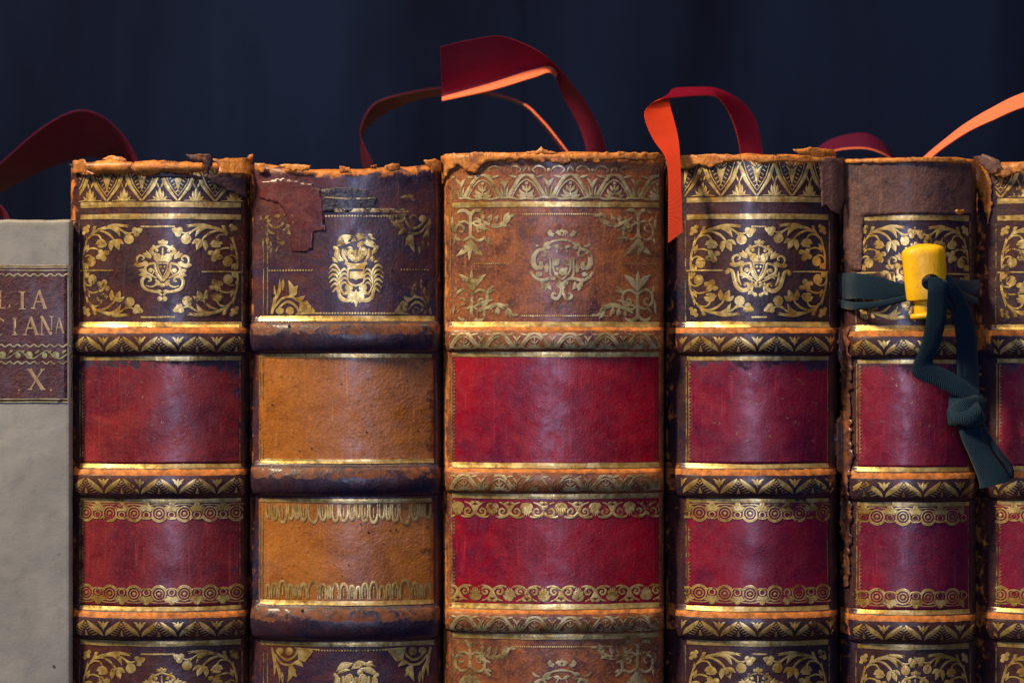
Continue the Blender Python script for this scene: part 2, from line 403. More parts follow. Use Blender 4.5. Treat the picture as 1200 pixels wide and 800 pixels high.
def inside(pt, poly):
    x, y = pt; c = False; n = len(poly)
    for i in range(n):
        x1, y1 = poly[i]; x2, y2 = poly[(i + 1) % n]
        if (y1 > y) != (y2 > y) and x < (x2 - x1) * (y - y1) / (y2 - y1) + x1: c = not c
    return c
def flap(b, outline, mat, parent, off=0.0003, lift=None, name='leather_flap', jit=1.1, step=4.0, wearv=0.0, rough=0.00012, free=False, edge_wear=0.0, thin=.00035):
    """a ragged flat piece of leather that follows the spine; lift(px,py) raises it off the surface"""
    pts = []
    n = len(outline)
    for i in range(n):
        a = outline[i]; c = outline[(i + 1) % n]; d = math.hypot(c[0] - a[0], c[1] - a[1]); k = max(1, int(d / 2.2))
        for j in range(k):
            t = j / k; x = a[0] + (c[0] - a[0]) * t; y = a[1] + (c[1] - a[1]) * t
            x += jit * noise.noise(Vector((x * .23, y * .23, b.seed + 3))) * 1.5; y += jit * noise.noise(Vector((x * .23, y * .23, b.seed + 31))) * 1.5
            pts.append((x, y))
    m = len(pts)
    xs0 = min(p[0] for p in pts); xs1 = max(p[0] for p in pts); ys0 = min(p[1] for p in pts); ys1 = max(p[1] for p in pts)
    inner = []
    y = ys0 + step / 2
    while y < ys1:
        x = xs0 + step / 2
        while x < xs1:
            q = (x + random.uniform(-.3, .3), y + random.uniform(-.3, .3))
            if inside(q, pts) and min(math.hypot(q[0] - p[0], q[1] - p[1]) for p in pts) > 1.2: inner.append(q)
            x += step
        y += step
    vs_, es, fs, ov, oe, of = delaunay_2d_cdt([Vector(p) for p in pts + inner], [(i, (i + 1) % m) for i in range(m)], [], 1, 1e-5)
    V, W, F = [], [], []
    def at(q, extra):
        px, py = q
        o = off + (lift(px, py) if lift else 0) + extra + rough * noise.noise(Vector((px * .3, py * .3, b.seed + 5)))
        if px < b.xl or px > b.xr or free:
            p = b.pos(min(b.xr, max(b.xl, px)), py, 0, False); base = P3(px, py, min(p.y, b.y0 + b.arc + b.sh * 0.8))
            return base + Vector((0, -o, 0))
        return b.pos(px, py, o)
    for q in vs_: V.append(at(q, 0)); W.append(wearv)
    nv = len(V)
    for f in fs: F.append(tuple(f) if True else f)
    # make the faces look out of the spine
    F2 = []
    for f in F:
        a, c, d = (V[i] for i in f[:3]); nrm = (c - a).cross(d - a)
        F2.append(f if nrm.y < 0 else tuple(reversed(f)))
    F = F2
    # skirt
    cnt = {}
    for f in F:
        for i in range(len(f)):
            e = (f[i], f[(i + 1) % len(f)]); cnt[e] = 1
    low = {}
    for (i, j) in list(cnt):
        if (j, i) not in cnt:
            for k in (i, j):
                if k not in low:
                    low[k] = len(V); V.append(at(vs_[k], -thin)); W.append(wearv + edge_wear); W[k] += edge_wear * 0.6
            F.append((j, i, low[i], low[j]))
    return link(name, mesh(name, V, F, W), mat, parent)

# ------------------------------------------------------------------ gold tooling: drawn strokes with a domed section, pressed on the spine
def cat(pts, n=5, closed=False):
    P = [tuple(map(float, p)) for p in pts]; m = len(P)
    if m == 2 and not closed: return [P[0], tuple((a + c) / 2 for a, c in zip(*P)), P[1]]
    out = []
    segs = m if closed else m - 1
    for i in range(segs):
        if closed: p0, p1, p2, p3 = P[i - 1], P[i], P[(i + 1) % m], P[(i + 2) % m]
        else: p0, p1, p2, p3 = P[max(0, i - 1)], P[i], P[i + 1], P[min(m - 1, i + 2)]
        for j in range(n):
            t = j / n
            out.append(tuple(0.5 * (2 * b_ + (c_ - a_) * t + (2 * a_ - 5 * b_ + 4 * c_ - d_) * t * t + (3 * b_ - a_ - 3 * c_ + d_) * t ** 3)
                             for a_, b_, c_, d_ in zip(p0, p1, p2, p3)))
    if not closed: out.append(P[-1])
    return out
class Ink:
    WS = 1.0
    def __init__(s): s.v = []; s.f = []
    def stroke(s, pts, w, n=5, closed=False, dome=0.2):
        m = len(pts)
        if not isinstance(w, (list, tuple)): w = [w] * m
        elif len(w) != m: w = [w[0] + (w[1] - w[0]) * min(1, 2 * i / (m - 1)) if i <= (m - 1) / 2 else w[1] + (w[2] - w[1]) * (2 * i / (m - 1) - 1) for i in range(m)]
        q = cat([(p[0], p[1], ww) for p, ww in zip(pts, w)], n, closed)
        k = len(q); b0 = len(s.v)
        for i in range(k):
            a = q[i - 1] if (i or closed) else q[0]; c = q[(i + 1) % k] if (closed or i < k - 1) else q[-1]
            dx, dy = c[0] - a[0], c[1] - a[1]; l = math.hypot(dx, dy) or 1; nx, ny = -dy / l, dx / l
            x, y, ww = q[i]; ww = max(ww * Ink.WS, 0.25); h = min(1, ww / 3) * dome
            s.v += [(x + nx * ww / 2, y + ny * ww / 2, 0), (x, y, h), (x - nx * ww / 2, y - ny * ww / 2, 0)]
        for i in range(k if closed else k - 1):
            a = b0 + 3 * i; c = b0 + 3 * ((i + 1) % k)
            s.f += [(a, a + 1, c + 1, c), (a + 1, a + 2, c + 2, c + 1)]
        return s
    def leaf(s, x0, y0, x1, y1, w, bend=0.0):
        mx, my = (x0 + x1) / 2 - (y1 - y0) * bend, (y0 + y1) / 2 + (x1 - x0) * bend
        return s.stroke([(x0, y0), (mx, my), (x1, y1)], [0.5, w, 0.3], 5)
    def blob(s, cx, cy, rx, ry=None, rot=0, n=10, dome=0.22):
        ry = (ry or rx) * Ink.WS ** .4; rx = rx * Ink.WS ** .4; b0 = len(s.v); s.v.append((cx, cy, dome * min(1, rx / 2.5))); c, q = math.cos(rot), math.sin(rot)
        for i in range(n):
            a = 2 * math.pi * i / n; x, y = rx * math.cos(a), ry * math.sin(a); s.v.append((cx + x * c - y * q, cy + x * q + y * c, 0))
        for i in range(n): s.f.append((b0, b0 + 1 + i, b0 + 1 + (i + 1) % n))
        return s
    def poly(s, pts, dome=0.12):
        b0 = len(s.v); n = len(pts)
        s.v.append((sum(p[0] for p in pts) / n, sum(p[1] for p in pts) / n, dome))
        s.v += [(p[0], p[1], 0) for p in pts]
        for i in range(n): s.f.append((b0, b0 + 1 + i, b0 + 1 + (i + 1) % n))
        return s
    def ring(s, cx, cy, r, w, n=16):
        return s.stroke([(cx + r * math.cos(2 * math.pi * i / n), cy + r * math.sin(2 * math.pi * i / n)) for i in range(n)], w, 1, True)
    def add(s, o, fx):
        b0 = len(s.v); s.v += [fx(*v) for v in o.v]; s.f += [tuple(i + b0 for i in f) for f in o.f]; return s
    def mirror_x(s, c):
        o = Ink(); o.v = list(s.v); o.f = list(s.f); return s.add(o, lambda x, y, h: (2 * c - x, y, h))
    def rect(s, x0, x1, y0, y1, n=14, dome=0.16, wob=0.25, seed=0):
        pts = []
        k = max(2, int((x1 - x0) / n)); ym = (y0 + y1) / 2
        P_ = [(x0 + (x1 - x0) * i / k, ym + wob * 1.6 * noise.noise(Vector((i * .37, y0, seed)))) for i in range(k + 1)]
        w = [(y1 - y0) * (1 + 0.22 * noise.noise(Vector((i * .61, y1, seed + 4)))) for i in range(k + 1)]
        return s.stroke(P_, w, 3, dome=dome)
    def vline(s, x, y0, y1, w, seed=0):
        k = max(2, int((y1 - y0) / 14))
        return s.stroke([(x + .5 * noise.noise(Vector((i * .4, x, seed))), y0 + (y1 - y0) * i / k) for i in range(k + 1)], w, 3)
    def dots(s, x0, x1, y, step=3.2, r=1.1):
        x = x0
        while x <= x1: s.blob(x, y + .3 * noise.noise(Vector((x * .1, y, 0))), r, r * .9, n=6); x += step
        return s
def press(ink, b, name, mat, parent, off=0.00016, clip=None, hscale=0.00015, top=None):
    keep = []
    for f in ink.f:
        if clip and any(not (clip[0] <= ink.v[i][0] <= clip[1]) for i in f): continue
        if top is not None and any(ink.v[i][1] < top for i in f): continue
        keep.append(f)
    used = sorted({i for f in keep for i in f}); idx = {k: i for i, k in enumerate(used)}
    V = [b.pos(min(b.xr - .5, max(b.xl + .5, ink.v[i][0])), ink.v[i][1], off + ink.v[i][2] * hscale) for i in used]
    F = []
    for f in keep:
        g = [idx[i] for i in f]; a, c, d = V[g[0]], V[g[1]], V[g[2]]
        if (c - a).cross(d - a).y > 0: g.reverse()
        F.append(g)
    if not F: return None
    return link(name, mesh(name, V, F), mat, parent, False)
def T(ink, dx=0, dy=0, sx=1, sy=1, ox=0, oy=0):
    r = Ink(); r.add(ink, lambda x, y, h: ((x - ox) * sx + ox + dx, (y - oy) * sy + oy + dy, h)); return r
def from_zoom(x0, y0, k):
    return lambda *pts: [(x0 + p[0] / k, y0 + p[1] / k) for p in pts]

# --- leafy corner tool (coordinates: 0,0 at the panel corner, growing right and down, about 78 x 66)
def corner_leafy():
    i = Ink(); z = from_zoom(-8, -8, 10)
    def st(w, *p): i.stroke(z(*p), w)
    def lf(x0, y0, x1, y1, w, bend=0.0): a, c = z((x0, y0), (x1, y1)); i.leaf(*a, *c, w, bend)
    def bl(x, y, r, r2=None): a = z((x, y))[0]; i.blob(*a, r, r2)
    st([1.0, 3.0, 1.0], (165, 300), (220, 225), (320, 168), (430, 146), (530, 152), (610, 185), (665, 240))
    lf(300, 175, 700, 125, 3.6, -0.06); lf(430, 150, 590, 262, 4.2, -0.22); lf(500, 142, 690, 150, 2.6, -.1)
    lf(215, 225, 290, 125, 2.4); lf(240, 150, 290, 130, 3)
    st([1.0, 1.6, 1.0], (610, 185), (690, 222), (765, 205))
    bl(770, 182, 3.2); bl(822, 190, 3.2); bl(792, 228, 3.4); bl(845, 180, 2)
    bl(697, 292, 5.6, 5.4)
    a = z((690, 285))[0]
    st([1.0, 2.2, 1.6], (230, 215), (330, 188), (420, 215), (480, 262), (512, 305))
    lf(508, 300, 470, 435, 5.0, .12); lf(512, 300, 575, 425, 5.4, -.05); lf(515, 300, 632, 352, 4.4, -.1); lf(505, 305, 455, 360, 3.4, .1)
    st([0.8, 1.7, 1.5], (178, 282), (240, 235), (308, 236), (346, 280))
    lf(346, 278, 272, 345, 5.2, -.15); lf(346, 278, 345, 385, 6.0); lf(346, 278, 425, 358, 5.2, .15); st(2.0, (300, 372), (345, 380), (405, 368))
    st([0.8, 1.7, 1.3], (150, 440), (200, 398), (265, 398), (335, 425))
    bl(338, 440, 3.0); bl(410, 452, 3.6, 2.8); bl(318, 502, 3.8, 3.0); bl(376, 520, 3.2, 3.6); bl(362, 475, 3)
    st([0.8, 1.6, 1.3], (118, 540), (140, 495), (190, 482), (225, 500)); bl(220, 556, 5.2, 5.8)
    lf(112, 575, 175, 650, 3.8, -.1); lf(125, 600, 140, 660, 2)
    st([1.6, 2.0, 1.2], (112, 650), (108, 560), (118, 450), (138, 370), (170, 295))
    lf(125, 420, 190, 340, 3.2, .1); lf(130, 360, 160, 250, 2.0, .1)
    bl(140, 160, 3.2); bl(178, 130, 2.4); bl(120, 205, 2.2); bl(165, 180, 2.4)
    return i
# --- palmette corner tool of the mottled book (0,0 = panel corner, drawn for the lower left, y up negative)
def corner_palmette():
    i = Ink(); z = from_zoom(-12.5, -147, 5)          # zoom window x0=515 -> corner 527.5 ; y 377 is the foot
    def st(w, *p): i.stroke(z(*p), w)
    def lf(x0, y0, x1, y1, w, bend=0.0): a, c = z((x0, y0), (x1, y1)); i.leaf(*a, *c, w, bend)
    lf(184, 560, 178, 425, 4.2); lf(180, 552, 100, 452, 5.6, .12); lf(188, 552, 265, 452, 5.6, -.12)
    for m in (1, -1):
        f = lambda x: 184 + m * (x - 184)
        st([2.2, 2.6, 1.2], (f(184), 572), (f(140), 545), (f(102), 560), (f(92), 605), (f(112), 640), (f(142), 625), (f(136), 598), (f(116), 602))
        st([2.0, 3.4, 1.0], (f(184), 690), (f(160), 722), (f(125), 724), (f(106), 708))
        st([1.4, 2.2, .8], (f(184), 640), (f(150), 660), (f(120), 655), (f(100), 680))
    st(2.6, (184, 560), (184, 640), (184, 720))
    st([1.2, 3, 1], (200, 645), (250, 620), (312, 602)); st([1, 2.6, 1], (268, 590), (280, 550), (300, 530), (312, 520)); lf(275, 560, 318, 545, 3)
    st([1.8, 4.4, 1.4], (215, 680), (280, 648), (340, 632), (395, 655), (425, 690), (462, 688))
    lf(300, 650, 312, 700, 4.2, .1); lf(335, 645, 352, 695, 4, .1); lf(370, 645, 405, 628, 3.4); lf(258, 668, 262, 705, 3.4); lf(385, 655, 420, 712, 3.6, .1)
    lf(75, 690, 80, 600, 2.2); lf(84, 520, 90, 560, 2)
    return i

def crest_shield(lower='scroll'):
    """crowned shield in a cartouche, zoom units about (405,375), 1/8"""
    i = Ink(); z = from_zoom(-405 / 8, -380 / 8, 8); h = Ink()
    def st(w, *p): h.stroke(z(*p), w)
    def lf(x0, y0, x1, y1, w, bend=0.0): a, c = z((x0, y0), (x1, y1)); h.leaf(*a, *c, w, bend)
    def bl(x, y, r, r2=None): a = z((x, y))[0]; h.blob(*a, r, r2)
    lf(400, 150, 398, 78, 3.4); lf(400, 128, 352, 100, 3.0, .1); bl(372, 112, 1.8)
    st([1.6, 3.6, 1.4], (392, 138), (345, 158), (305, 175), (278, 205), (300, 222)); bl(345, 190, 2.1); bl(298, 212, 2.4); lf(330, 160, 300, 140, 2.6)
    lf(285, 275, 205, 222, 5, .1); lf(272, 270, 240, 192, 3.6); lf(290, 270, 262, 215, 3)
    st([1.6, 2.4, 1.4], (235, 300), (175, 330), (148, 300), (152, 262), (182, 242), (212, 255), (214, 280), (196, 284))
    st([2.0, 5.0, 2.2], (255, 310), (205, 332), (160, 340), (122, 330)); lf(130, 320, 190, 350, 4)
    st([2.2, 3.0, 1.6], (330, 318), (268, 328), (232, 362), (240, 408), (288, 436), (345, 470)); bl(285, 388, 2.6); st([1, 1.6, 1], (300, 430), (318, 400), (300, 375))
    if lower == 'scroll':
        lf(165, 385, 240, 440, 5.2, -.2); lf(165, 440, 250, 440, 4.2, -.1); lf(170, 390, 215, 380, 3)
        st([1.6, 3.6, 2.2], (262, 498), (288, 492), (280, 462), (238, 452), (205, 480), (202, 530), (235, 575), (300, 598), (365, 608), (396, 640))
        st([1.2, 2.0, 1], (240, 540), (290, 555), (335, 535), (340, 505)); lf(345, 590, 402, 600, 3)
        bl(380, 672, 2.9); bl(362, 520, 2.8); bl(398, 536, 2.4); lf(330, 480, 390, 530, 3)
    else:
        st([2.6, 4.6, 2.0], (88, 412), (108, 390), (145, 405), (165, 470), (190, 545), (245, 590), (305, 575), (312, 535), (280, 522), (268, 545)); bl(98, 412, 2.6)
        st([1.2, 3, 1], (200, 400), (205, 480), (235, 540)); lf(210, 440, 290, 440, 4.4, -.1); st([1.2, 2.2, 1], (240, 470), (275, 455), (320, 480), (370, 500))
        lf(345, 500, 350, 600, 4.4, .1); lf(345, 590, 305, 632, 4); bl(378, 632, 2.3); lf(340, 600, 372, 640, 3); lf(360, 520, 402, 560, 4); lf(370, 505, 402, 520, 4)
    st([2.0, 3.8, 2.6], (326, 318), (338, 390), (364, 446), (405, 494)); st([1, 1.2, 1], (356, 330), (365, 385), (402, 462))
    # crown
    st(2.8, (338, 300), (370, 292), (405, 290)); st(2.0, (330, 286), (318, 245), (322, 228)); bl(322, 232, 2.6); bl(358, 246, 3); bl(372, 262, 3.2); bl(345, 272, 2.8); lf(380, 285, 402, 235, 3.6)
    st(1.4, (345, 322), (402, 318)); bl(385, 352, 1.2); bl(402, 392, 1.1)
    i.add(h, lambda x, y, d: (x, y, d)); i.add(h, lambda x, y, d: (-x, y, d))
    a = z((403, 165), (403, 240)); i.stroke(a, 1.4)
    return i
def crest_winged():
    i = Ink(); z = from_zoom(-382 / 8, -400 / 8, 8); h = Ink()
    def st(w, *p, k=h): k.stroke(z(*p), w)
    def lf(x0, y0, x1, y1, w, bend=0.0, k=h): a, c = z((x0, y0), (x1, y1)); k.leaf(*a, *c, w, bend)
    def bl(x, y, r, r2=None, k=h): a = z((x, y))[0]; k.blob(*a, r, r2)
    st(2.0, (310, 388), (304, 500), (330, 536), (382, 556)); st(2.0, (308, 392), (382, 388))
    st([2.2, 2.6, 2], (214, 385), (232, 450), (222, 520), (232, 575), (262, 625))
    for k in range(6):
        y = 352 + 44 * k; sh_ = [6, 0, 0, 6, 18, 34][k]
        st([1.2, 3.2, .8], (220, y + 62), (196 + sh_ * .3, y + 20), (160 + sh_, y + 8), (126 + sh_, y + 42))
    for k in range(4):
        y = 392 + 42 * k; st([1, 2.8, .8], (236, y + 52), (250, y + 18), (276, y + 6), (300, y + 26))
    st([2.2, 5, 2.4], (222, 590), (232, 655), (282, 690), (345, 690)); bl(312, 572, 4); lf(378, 610, 300, 700, 5, .1); lf(380, 600, 342, 716, 5); lf(382, 590, 384, 752, 5.5); lf(370, 620, 255, 640, 4.6, .12); st(2, (290, 560), (330, 545), (345, 580), (320, 600))
    st([3, 4.6, 2], (172, 185), (205, 220), (196, 275), (238, 325)); st([2, 3.4, 2], (225, 220), (222, 280), (262, 320)); lf(160, 285, 215, 335, 3.4, .1)
    st([2, 3, 2], (262, 205), (262, 265), (300, 330)); bl(306, 236, 4.2, 4.8); bl(330, 280, 3); bl(355, 300, 3); st([1.6, 2.4, 1.6], (290, 210), (330, 195), (352, 240), (345, 300))
    st(3.4, (278, 338), (320, 356), (382, 362)); st(1.6, (300, 372), (382, 378)); bl(382, 256, 3.6, 5); bl(382, 310, 3.4)
    i.add(h, lambda x, y, d: (x, y, d)); i.add(h, lambda x, y, d: (-x, y, d))
    i.poly(z((322, 420), (446, 418), (446, 486), (405, 486), (382, 502), (352, 486), (322, 486)))
    lf(195, 165, 355, 88, 8.6, -.08, i); lf(340, 140, 480, 82, 8, -.1, i); lf(420, 100, 565, 120, 4.6, -.1, i); lf(410, 140, 592, 210, 7, -.12, i); lf(200, 190, 330, 150, 4, -.1, i); bl(420, 172, 3.4, None, i); lf(480, 90, 540, 75, 4, 0, i)
    return i
def crest_open():
    i = Ink(); z = from_zoom(-400 / 8, -420 / 8, 8); h = Ink()
    def st(w, *p): h.stroke(z(*p), w)
    def lf(x0, y0, x1, y1, w, bend=0.0): a, c = z((x0, y0), (x1, y1)); h.leaf(*a, *c, w, bend)
    def bl(x, y, r, r2=None): a = z((x, y))[0]; h.blob(*a, r, r2)
    lf(282, 150, 292, 88, 4.4); lf(285, 145, 330, 128, 4); lf(340, 118, 398, 108, 4); bl(398, 96, 1.6); lf(360, 120, 396, 145, 2.6)
    st(1.8, (262, 250), (300, 205), (350, 190), (400, 184)); lf(320, 245, 385, 250, 3.2); st(1.2, (350, 300), (370, 260), (398, 270))
    st([2.2, 4.6, 1.6], (245, 268), (182, 282), (138, 335), (134, 405), (165, 448), (192, 432), (196, 385))
    st([1.2, 2.2, 1.4], (182, 282), (222, 276), (246, 305), (236, 336), (208, 328)); lf(305, 205, 215, 262, 4, .08); lf(300, 250, 245, 265, 3); lf(255, 255, 262, 205, 2.2)
    st([0.8, 2.2, 1], (125, 200), (148, 232), (195, 246)); bl(186, 505, 3.4, 2.6); bl(208, 400, 1.8); lf(195, 470, 215, 390, 3, .1)
    st([2.2, 2.8, 1.8], (106, 476), (140, 528), (205, 560), (300, 545), (355, 560), (400, 600))
    st(1.8, (288, 350), (292, 430), (290, 500), (318, 548)); st(1.6, (318, 360), (322, 460), (362, 525), (400, 556)); lf(250, 480, 262, 400, 4.4); lf(240, 480, 275, 470, 3)
    bl(345, 398, 3.4); bl(368, 372, 1.8); lf(330, 510, 375, 500, 3.6); bl(358, 455, 1.8)
    lf(205, 580, 245, 662, 5.6, -.1); lf(280, 575, 300, 652, 4, .15); lf(340, 575, 385, 645, 5, -.1); lf(190, 570, 240, 575, 3)
    st([1.8, 3, 1.4], (392, 600), (388, 680), (356, 735), (312, 720), (316, 684), (345, 690))
    i.add(h, lambda x, y, d: (x, y, d)); i.add(h, lambda x, y, d: (-x, y, d))
    a = z((408, 482))[0]; i.blob(*a, 4.2, 4.2)
    return i
# --- roll patterns, one period each, x centred on 0, y from 0 (top) to 1 scaled by H
def roll_vee(H, p=42.0, fat=6.4):
    h = Ink()
    h.stroke([(1.2, H), (p * .13, H * .72), (p * .33, H * .32), (p * .46, 0)], [.6, fat, 1.0], 5)
    for k in range(6):
        t = (k + 0.6) / 6; x = p * (.50 - .31 * t * t ** .2) + 0.6; y = H * (0.12 + 0.86 * t)
        h.stroke([(x - p * (.02 + .02 * t), y - 1.4), (x + p * (.035 + .075 * t), y + 0.8)], [.9, 1.7, .6], 2)
    h.leaf(0, H * .48, p * .12, 0, H * .13, .05); h.leaf(p * .03, H * .20, p * .16, H * .02, 1.8)
    h.stroke([(p * .5, H), (p * .5, H * .62)], [3.2, 2.2, .4], 2)
    if H > 25:
        h.stroke([(p * .02, H * .86), (p * .16, H * .50), (p * .26, H * .26), (p * .40, -H * .04)], [.6, 1.1, .5], 5)
        h.stroke([(p * .07, H * 1.0), (p * .24, H * .66), (p * .42, H * .30), (p * .5, H * .10)], [.5, 1.2, .6], 5)
        h.leaf(p * .5, H * .98, p * .37, H * .80, 3.4, -.1); h.leaf(p * .5, H * .96, p * .44, H * .64, 2.6)
        h.leaf(p * .30, H * .02, p * .20, H * .24, 3.0); h.leaf(p * .5, H * .02, p * .44, H * .2, 2.4)
    r = Ink(); r.add(h, lambda x, y, d: (x, y, d)); r.add(h, lambda x, y, d: (-x, y, d))
    r.leaf(0, 0, 0, H * .6, p * .09)
    return r
def roll_head(H, p=42.0):
    """lattice of curved pointed leaves with hatched insides, for the head of the spine"""
    h = Ink()
    h.stroke([(.6, H), (p * .17, H * .78), (p * .32, H * .54), (p * .39, H * .36), (p * .47, H * .16), (p * .60, 0)], [1.6, 4.6, 2.2], 5)
    h.stroke([(0, H * .86), (p * .14, H * .66), (p * .25, H * .47), (p * .31, H * .28), (p * .37, H * .06)], [.6, 1.3, .6], 5)
    for k in range(6):
        t = (k + .5) / 6; x = p * (.04 + .26 * t); y = H * (.80 - .62 * t)
        h.stroke([(x - p * .005, y - H * .015), (x - p * .075, y - H * .075)], [1.3, 1.1, .4], 2)
    h.leaf(0, H * .66, p * .10, H * .34, 3.6, -.15); h.leaf(0, H * .5, p * .16, H * .16, 3.2, -.1); h.leaf(p * .02, H * .2, p * .2, H * .03, 2.6)
    h.leaf(p * .5, H * .99, p * .41, H * .70, 3.4, -.1); h.leaf(p * .5, H * .99, p * .31, H * .86, 3.2, -.15); h.leaf(p * .47, H * .6, p * .42, H * .44, 1.8)
    h.stroke([(p * .16, H), (p * .34, H * .985), (p * .5, H)], [.6, 1.2, 1], 3)
    h.stroke([(p * .43, 0), (p * .46, H * .09), (p * .5, H * .13)], 1.2, 3)
    r = Ink(); r.add(h, lambda x, y, d: (x, y, d)); r.add(h, lambda x, y, d: (-x, y, d))
    r.leaf(0, H * .68, 0, H * .22, 4.2); r.leaf(p * .5, H * .99, p * .5, H * .58, 4); r.leaf(0, 0, 0, H * .16, 3)
    return r
def roll_arch(H, p=51.0):
    h = Ink()
    h.stroke([(p * .42, H * .96), (p * .31, H * .60), (p * .18, H * .20), (p * .07, H * .03), (0, 0)], [3.0, 2.6, 1.6], 5)
    h.stroke([(p * .33, H * .95), (p * .24, H * .62), (p * .13, H * .34), (0, H * .2)], 1.1, 5)
    h.leaf(0, H * .9, p * .22, H * .86, H * .12, .15); h.leaf(0, H * .84, p * .17, H * .62, H * .11, .2); h.leaf(0, H * .72, p * .09, H * .45, H * .09, .1)
    h.stroke([(p * .5, H * .95), (p * .5, H * .42)], [2.6, 2, 1.2], 3); h.leaf(p * .5, H * .55, p * .38, H * .14, H * .1, .1); h.leaf(p * .46, H * .9, p * .42, H * .5, 1.4)
    h.stroke([(0, H), (p * .2, H * 1.05), (p * .36, H * .98), (p * .5, H)], 1.7, 4)
    h.leaf(p * .2, H * .12, p * .4, H * .02, 2); h.leaf(p * .05, 0, p * .2, H * .06, 2)
    r = Ink(); r.add(h, lambda x, y, d: (x, y, d)); r.add(h, lambda x, y, d: (-x, y, d))
    r.blob(0, H * .36, H * .06); r.stroke([(0, H * .9), (0, H * .45)], 1.2, 2)
    return r
def roll_rings(p=29.3):
    """hanging ring border: y=0 is the ring centre, drawn for the upper border"""
    r = Ink()
    r.blob(0, 0, 1.9); r.ring(0, 0, 4.7, 1.15); r.ring(0, 0, 8.0, 1.5, 20)
    r.stroke([(9.6 * math.cos(a), 9.6 * math.sin(a)) for a in [math.radians(x) for x in (20, 45, 70, 90, 110, 135, 160)]], 1.5, 3)
    h = Ink()
    h.poly([(5.6, -7.4), (8.4, -4.2), (9.6, -2.0), (11.0, -2.6), (p / 2, -3.4), (p / 2, -10.5), (10, -8.6)], .04)
    h.stroke([(8.8, 4.4), (10.6, 5.8), (p / 2, 6.4)], 1.5, 3); h.ring(p / 2, 1.6, 3.5, 1.3, 12)
    h.leaf(p / 2 - 3.6, -8.6, p / 2 + .4, -13, 3.4); h.stroke([(0, -10.6), (6, -10.2), (10.5, -9)], [.8, 1.3, 1.6], 3)
    r.add(h, lambda x, y, d: (x, y, d)); r.add(h, lambda x, y, d: (-x, y, d))
    return r
def roll_scroll(p=40.0):
    """volute and fan border: y=0 top, 18 deep"""
    h = Ink()
    for x, y, w in ((2.2, 17, 3.4), (5.2, 13.6, 3.4), (7.6, 8.4, 3.2)): h.leaf(0.2, 2, x, y, w, -.08)
    h.stroke([(3.6, 17.4), (8.5, 18.8), (14.5, 17.6), (19, 14), (20, 10)], [1.6, 2.4, 2.8], 4)
    h.stroke([(14.6, 17), (9.4, 16), (8.2, 11.6), (11.2, 8.8), (14.2, 10.6), (13.2, 13.2), (11.4, 12.6)], [2.2, 2.0, 1.3], 4)
    h.stroke([(8, 1.2), (13.6, 3.4), (17.4, 7), (20, 12)], [1.0, 2.2, 3.4], 4); h.leaf(14, 3, 20, 1, 3.0); h.leaf(17, 5, 20, 8, 3.0)
    h.poly([(0, 1), (5, 2.2), (6, 6), (3, 9.5), (0, 10)], .1)
    r = Ink(); r.add(h, lambda x, y, d: (x, y, d)); r.add(h, lambda x, y, d: (-x, y, d)); r.leaf(0, 3, 0, 17.5, 3)
    return r
def tile(one, xs, y, flip=False):
    r = Ink()
    for x in xs: r.add(one, (lambda px, py, d, X=x: (X + px, y + (-py if flip else py), d)))
    return r
def frange(a, b, s):
    o = []
    while a <= b: o.append(a); a += s
    return o
def serr(x, y0, y1, side=1):
    r = Ink(); y = y0
    while y < y1: r.poly([(x, y), (x + 2.2 * side, y + 1.7), (x, y + 3.4)], .05); y += 4.2
    return r

def heavy(f, ws, *a):
    Ink.WS = ws; r = f(*a); Ink.WS = 1.0; return r
CL, CP = heavy(corner_leafy, 1.32), heavy(corner_palmette, 1.4)
CS1, CS2, CW, CO = heavy(crest_shield, 1.22, 'scroll'), heavy(crest_shield, 1.22, 'horn'), heavy(crest_winged, 1.12), heavy(crest_open, 1.35)
V_BAND, RINGS, SCROLL = heavy(roll_vee, 1.1, 17.5, 42.0), roll_rings(), heavy(roll_scroll, 1.25)

def corners(b, par, tool, xl, xr, yt, yb, mat, sx=1.0, names='corner_ornament', skip=(), flipped=False, clip=None):
    for k, (x, y, fx, fy) in enumerate(((xl, yt, 1, 1), (xr, yt, -1, 1), (xl, yb, 1, -1), (xr, yb, -1, -1))):
        if k in skip: continue
        f2 = -fy if flipped else fy
        a_ = random.uniform(-.022, .022); jx, jy = random.uniform(-.8, .8), random.uniform(-.8, .8); k_ = random.uniform(.96, 1.0)
        r = Ink(); r.add(tool, lambda px, py, d: (x + jx + fx * (px - py * a_) * sx * k_, y + jy + f2 * (py + px * a_) * k_, d))
        press(r, b, names, mat, par, clip=clip)

def body(b, par, depth=0.205, bt=6):
    """boards and text block behind the spine"""
    d0 = max(b.depth(b.xl), b.depth(b.xr)) - 0.0008
    box('cover_board', b.xl + 1.2, b.xl + 10, b.top + bt, BOTTOM, d0, depth, M['board'], par, 0.0008)
    box('cover_board', b.xr - 10, b.xr - 1.2, b.top + bt, BOTTOM, d0, depth, M['board'], par, 0.0008)
    box('text_block', b.xl + 10.5, b.xr - 10.5, b.top + bt + 6, BOTTOM - 8, d0 + .001, depth - 0.006, M['paper'], par, 0.0004)

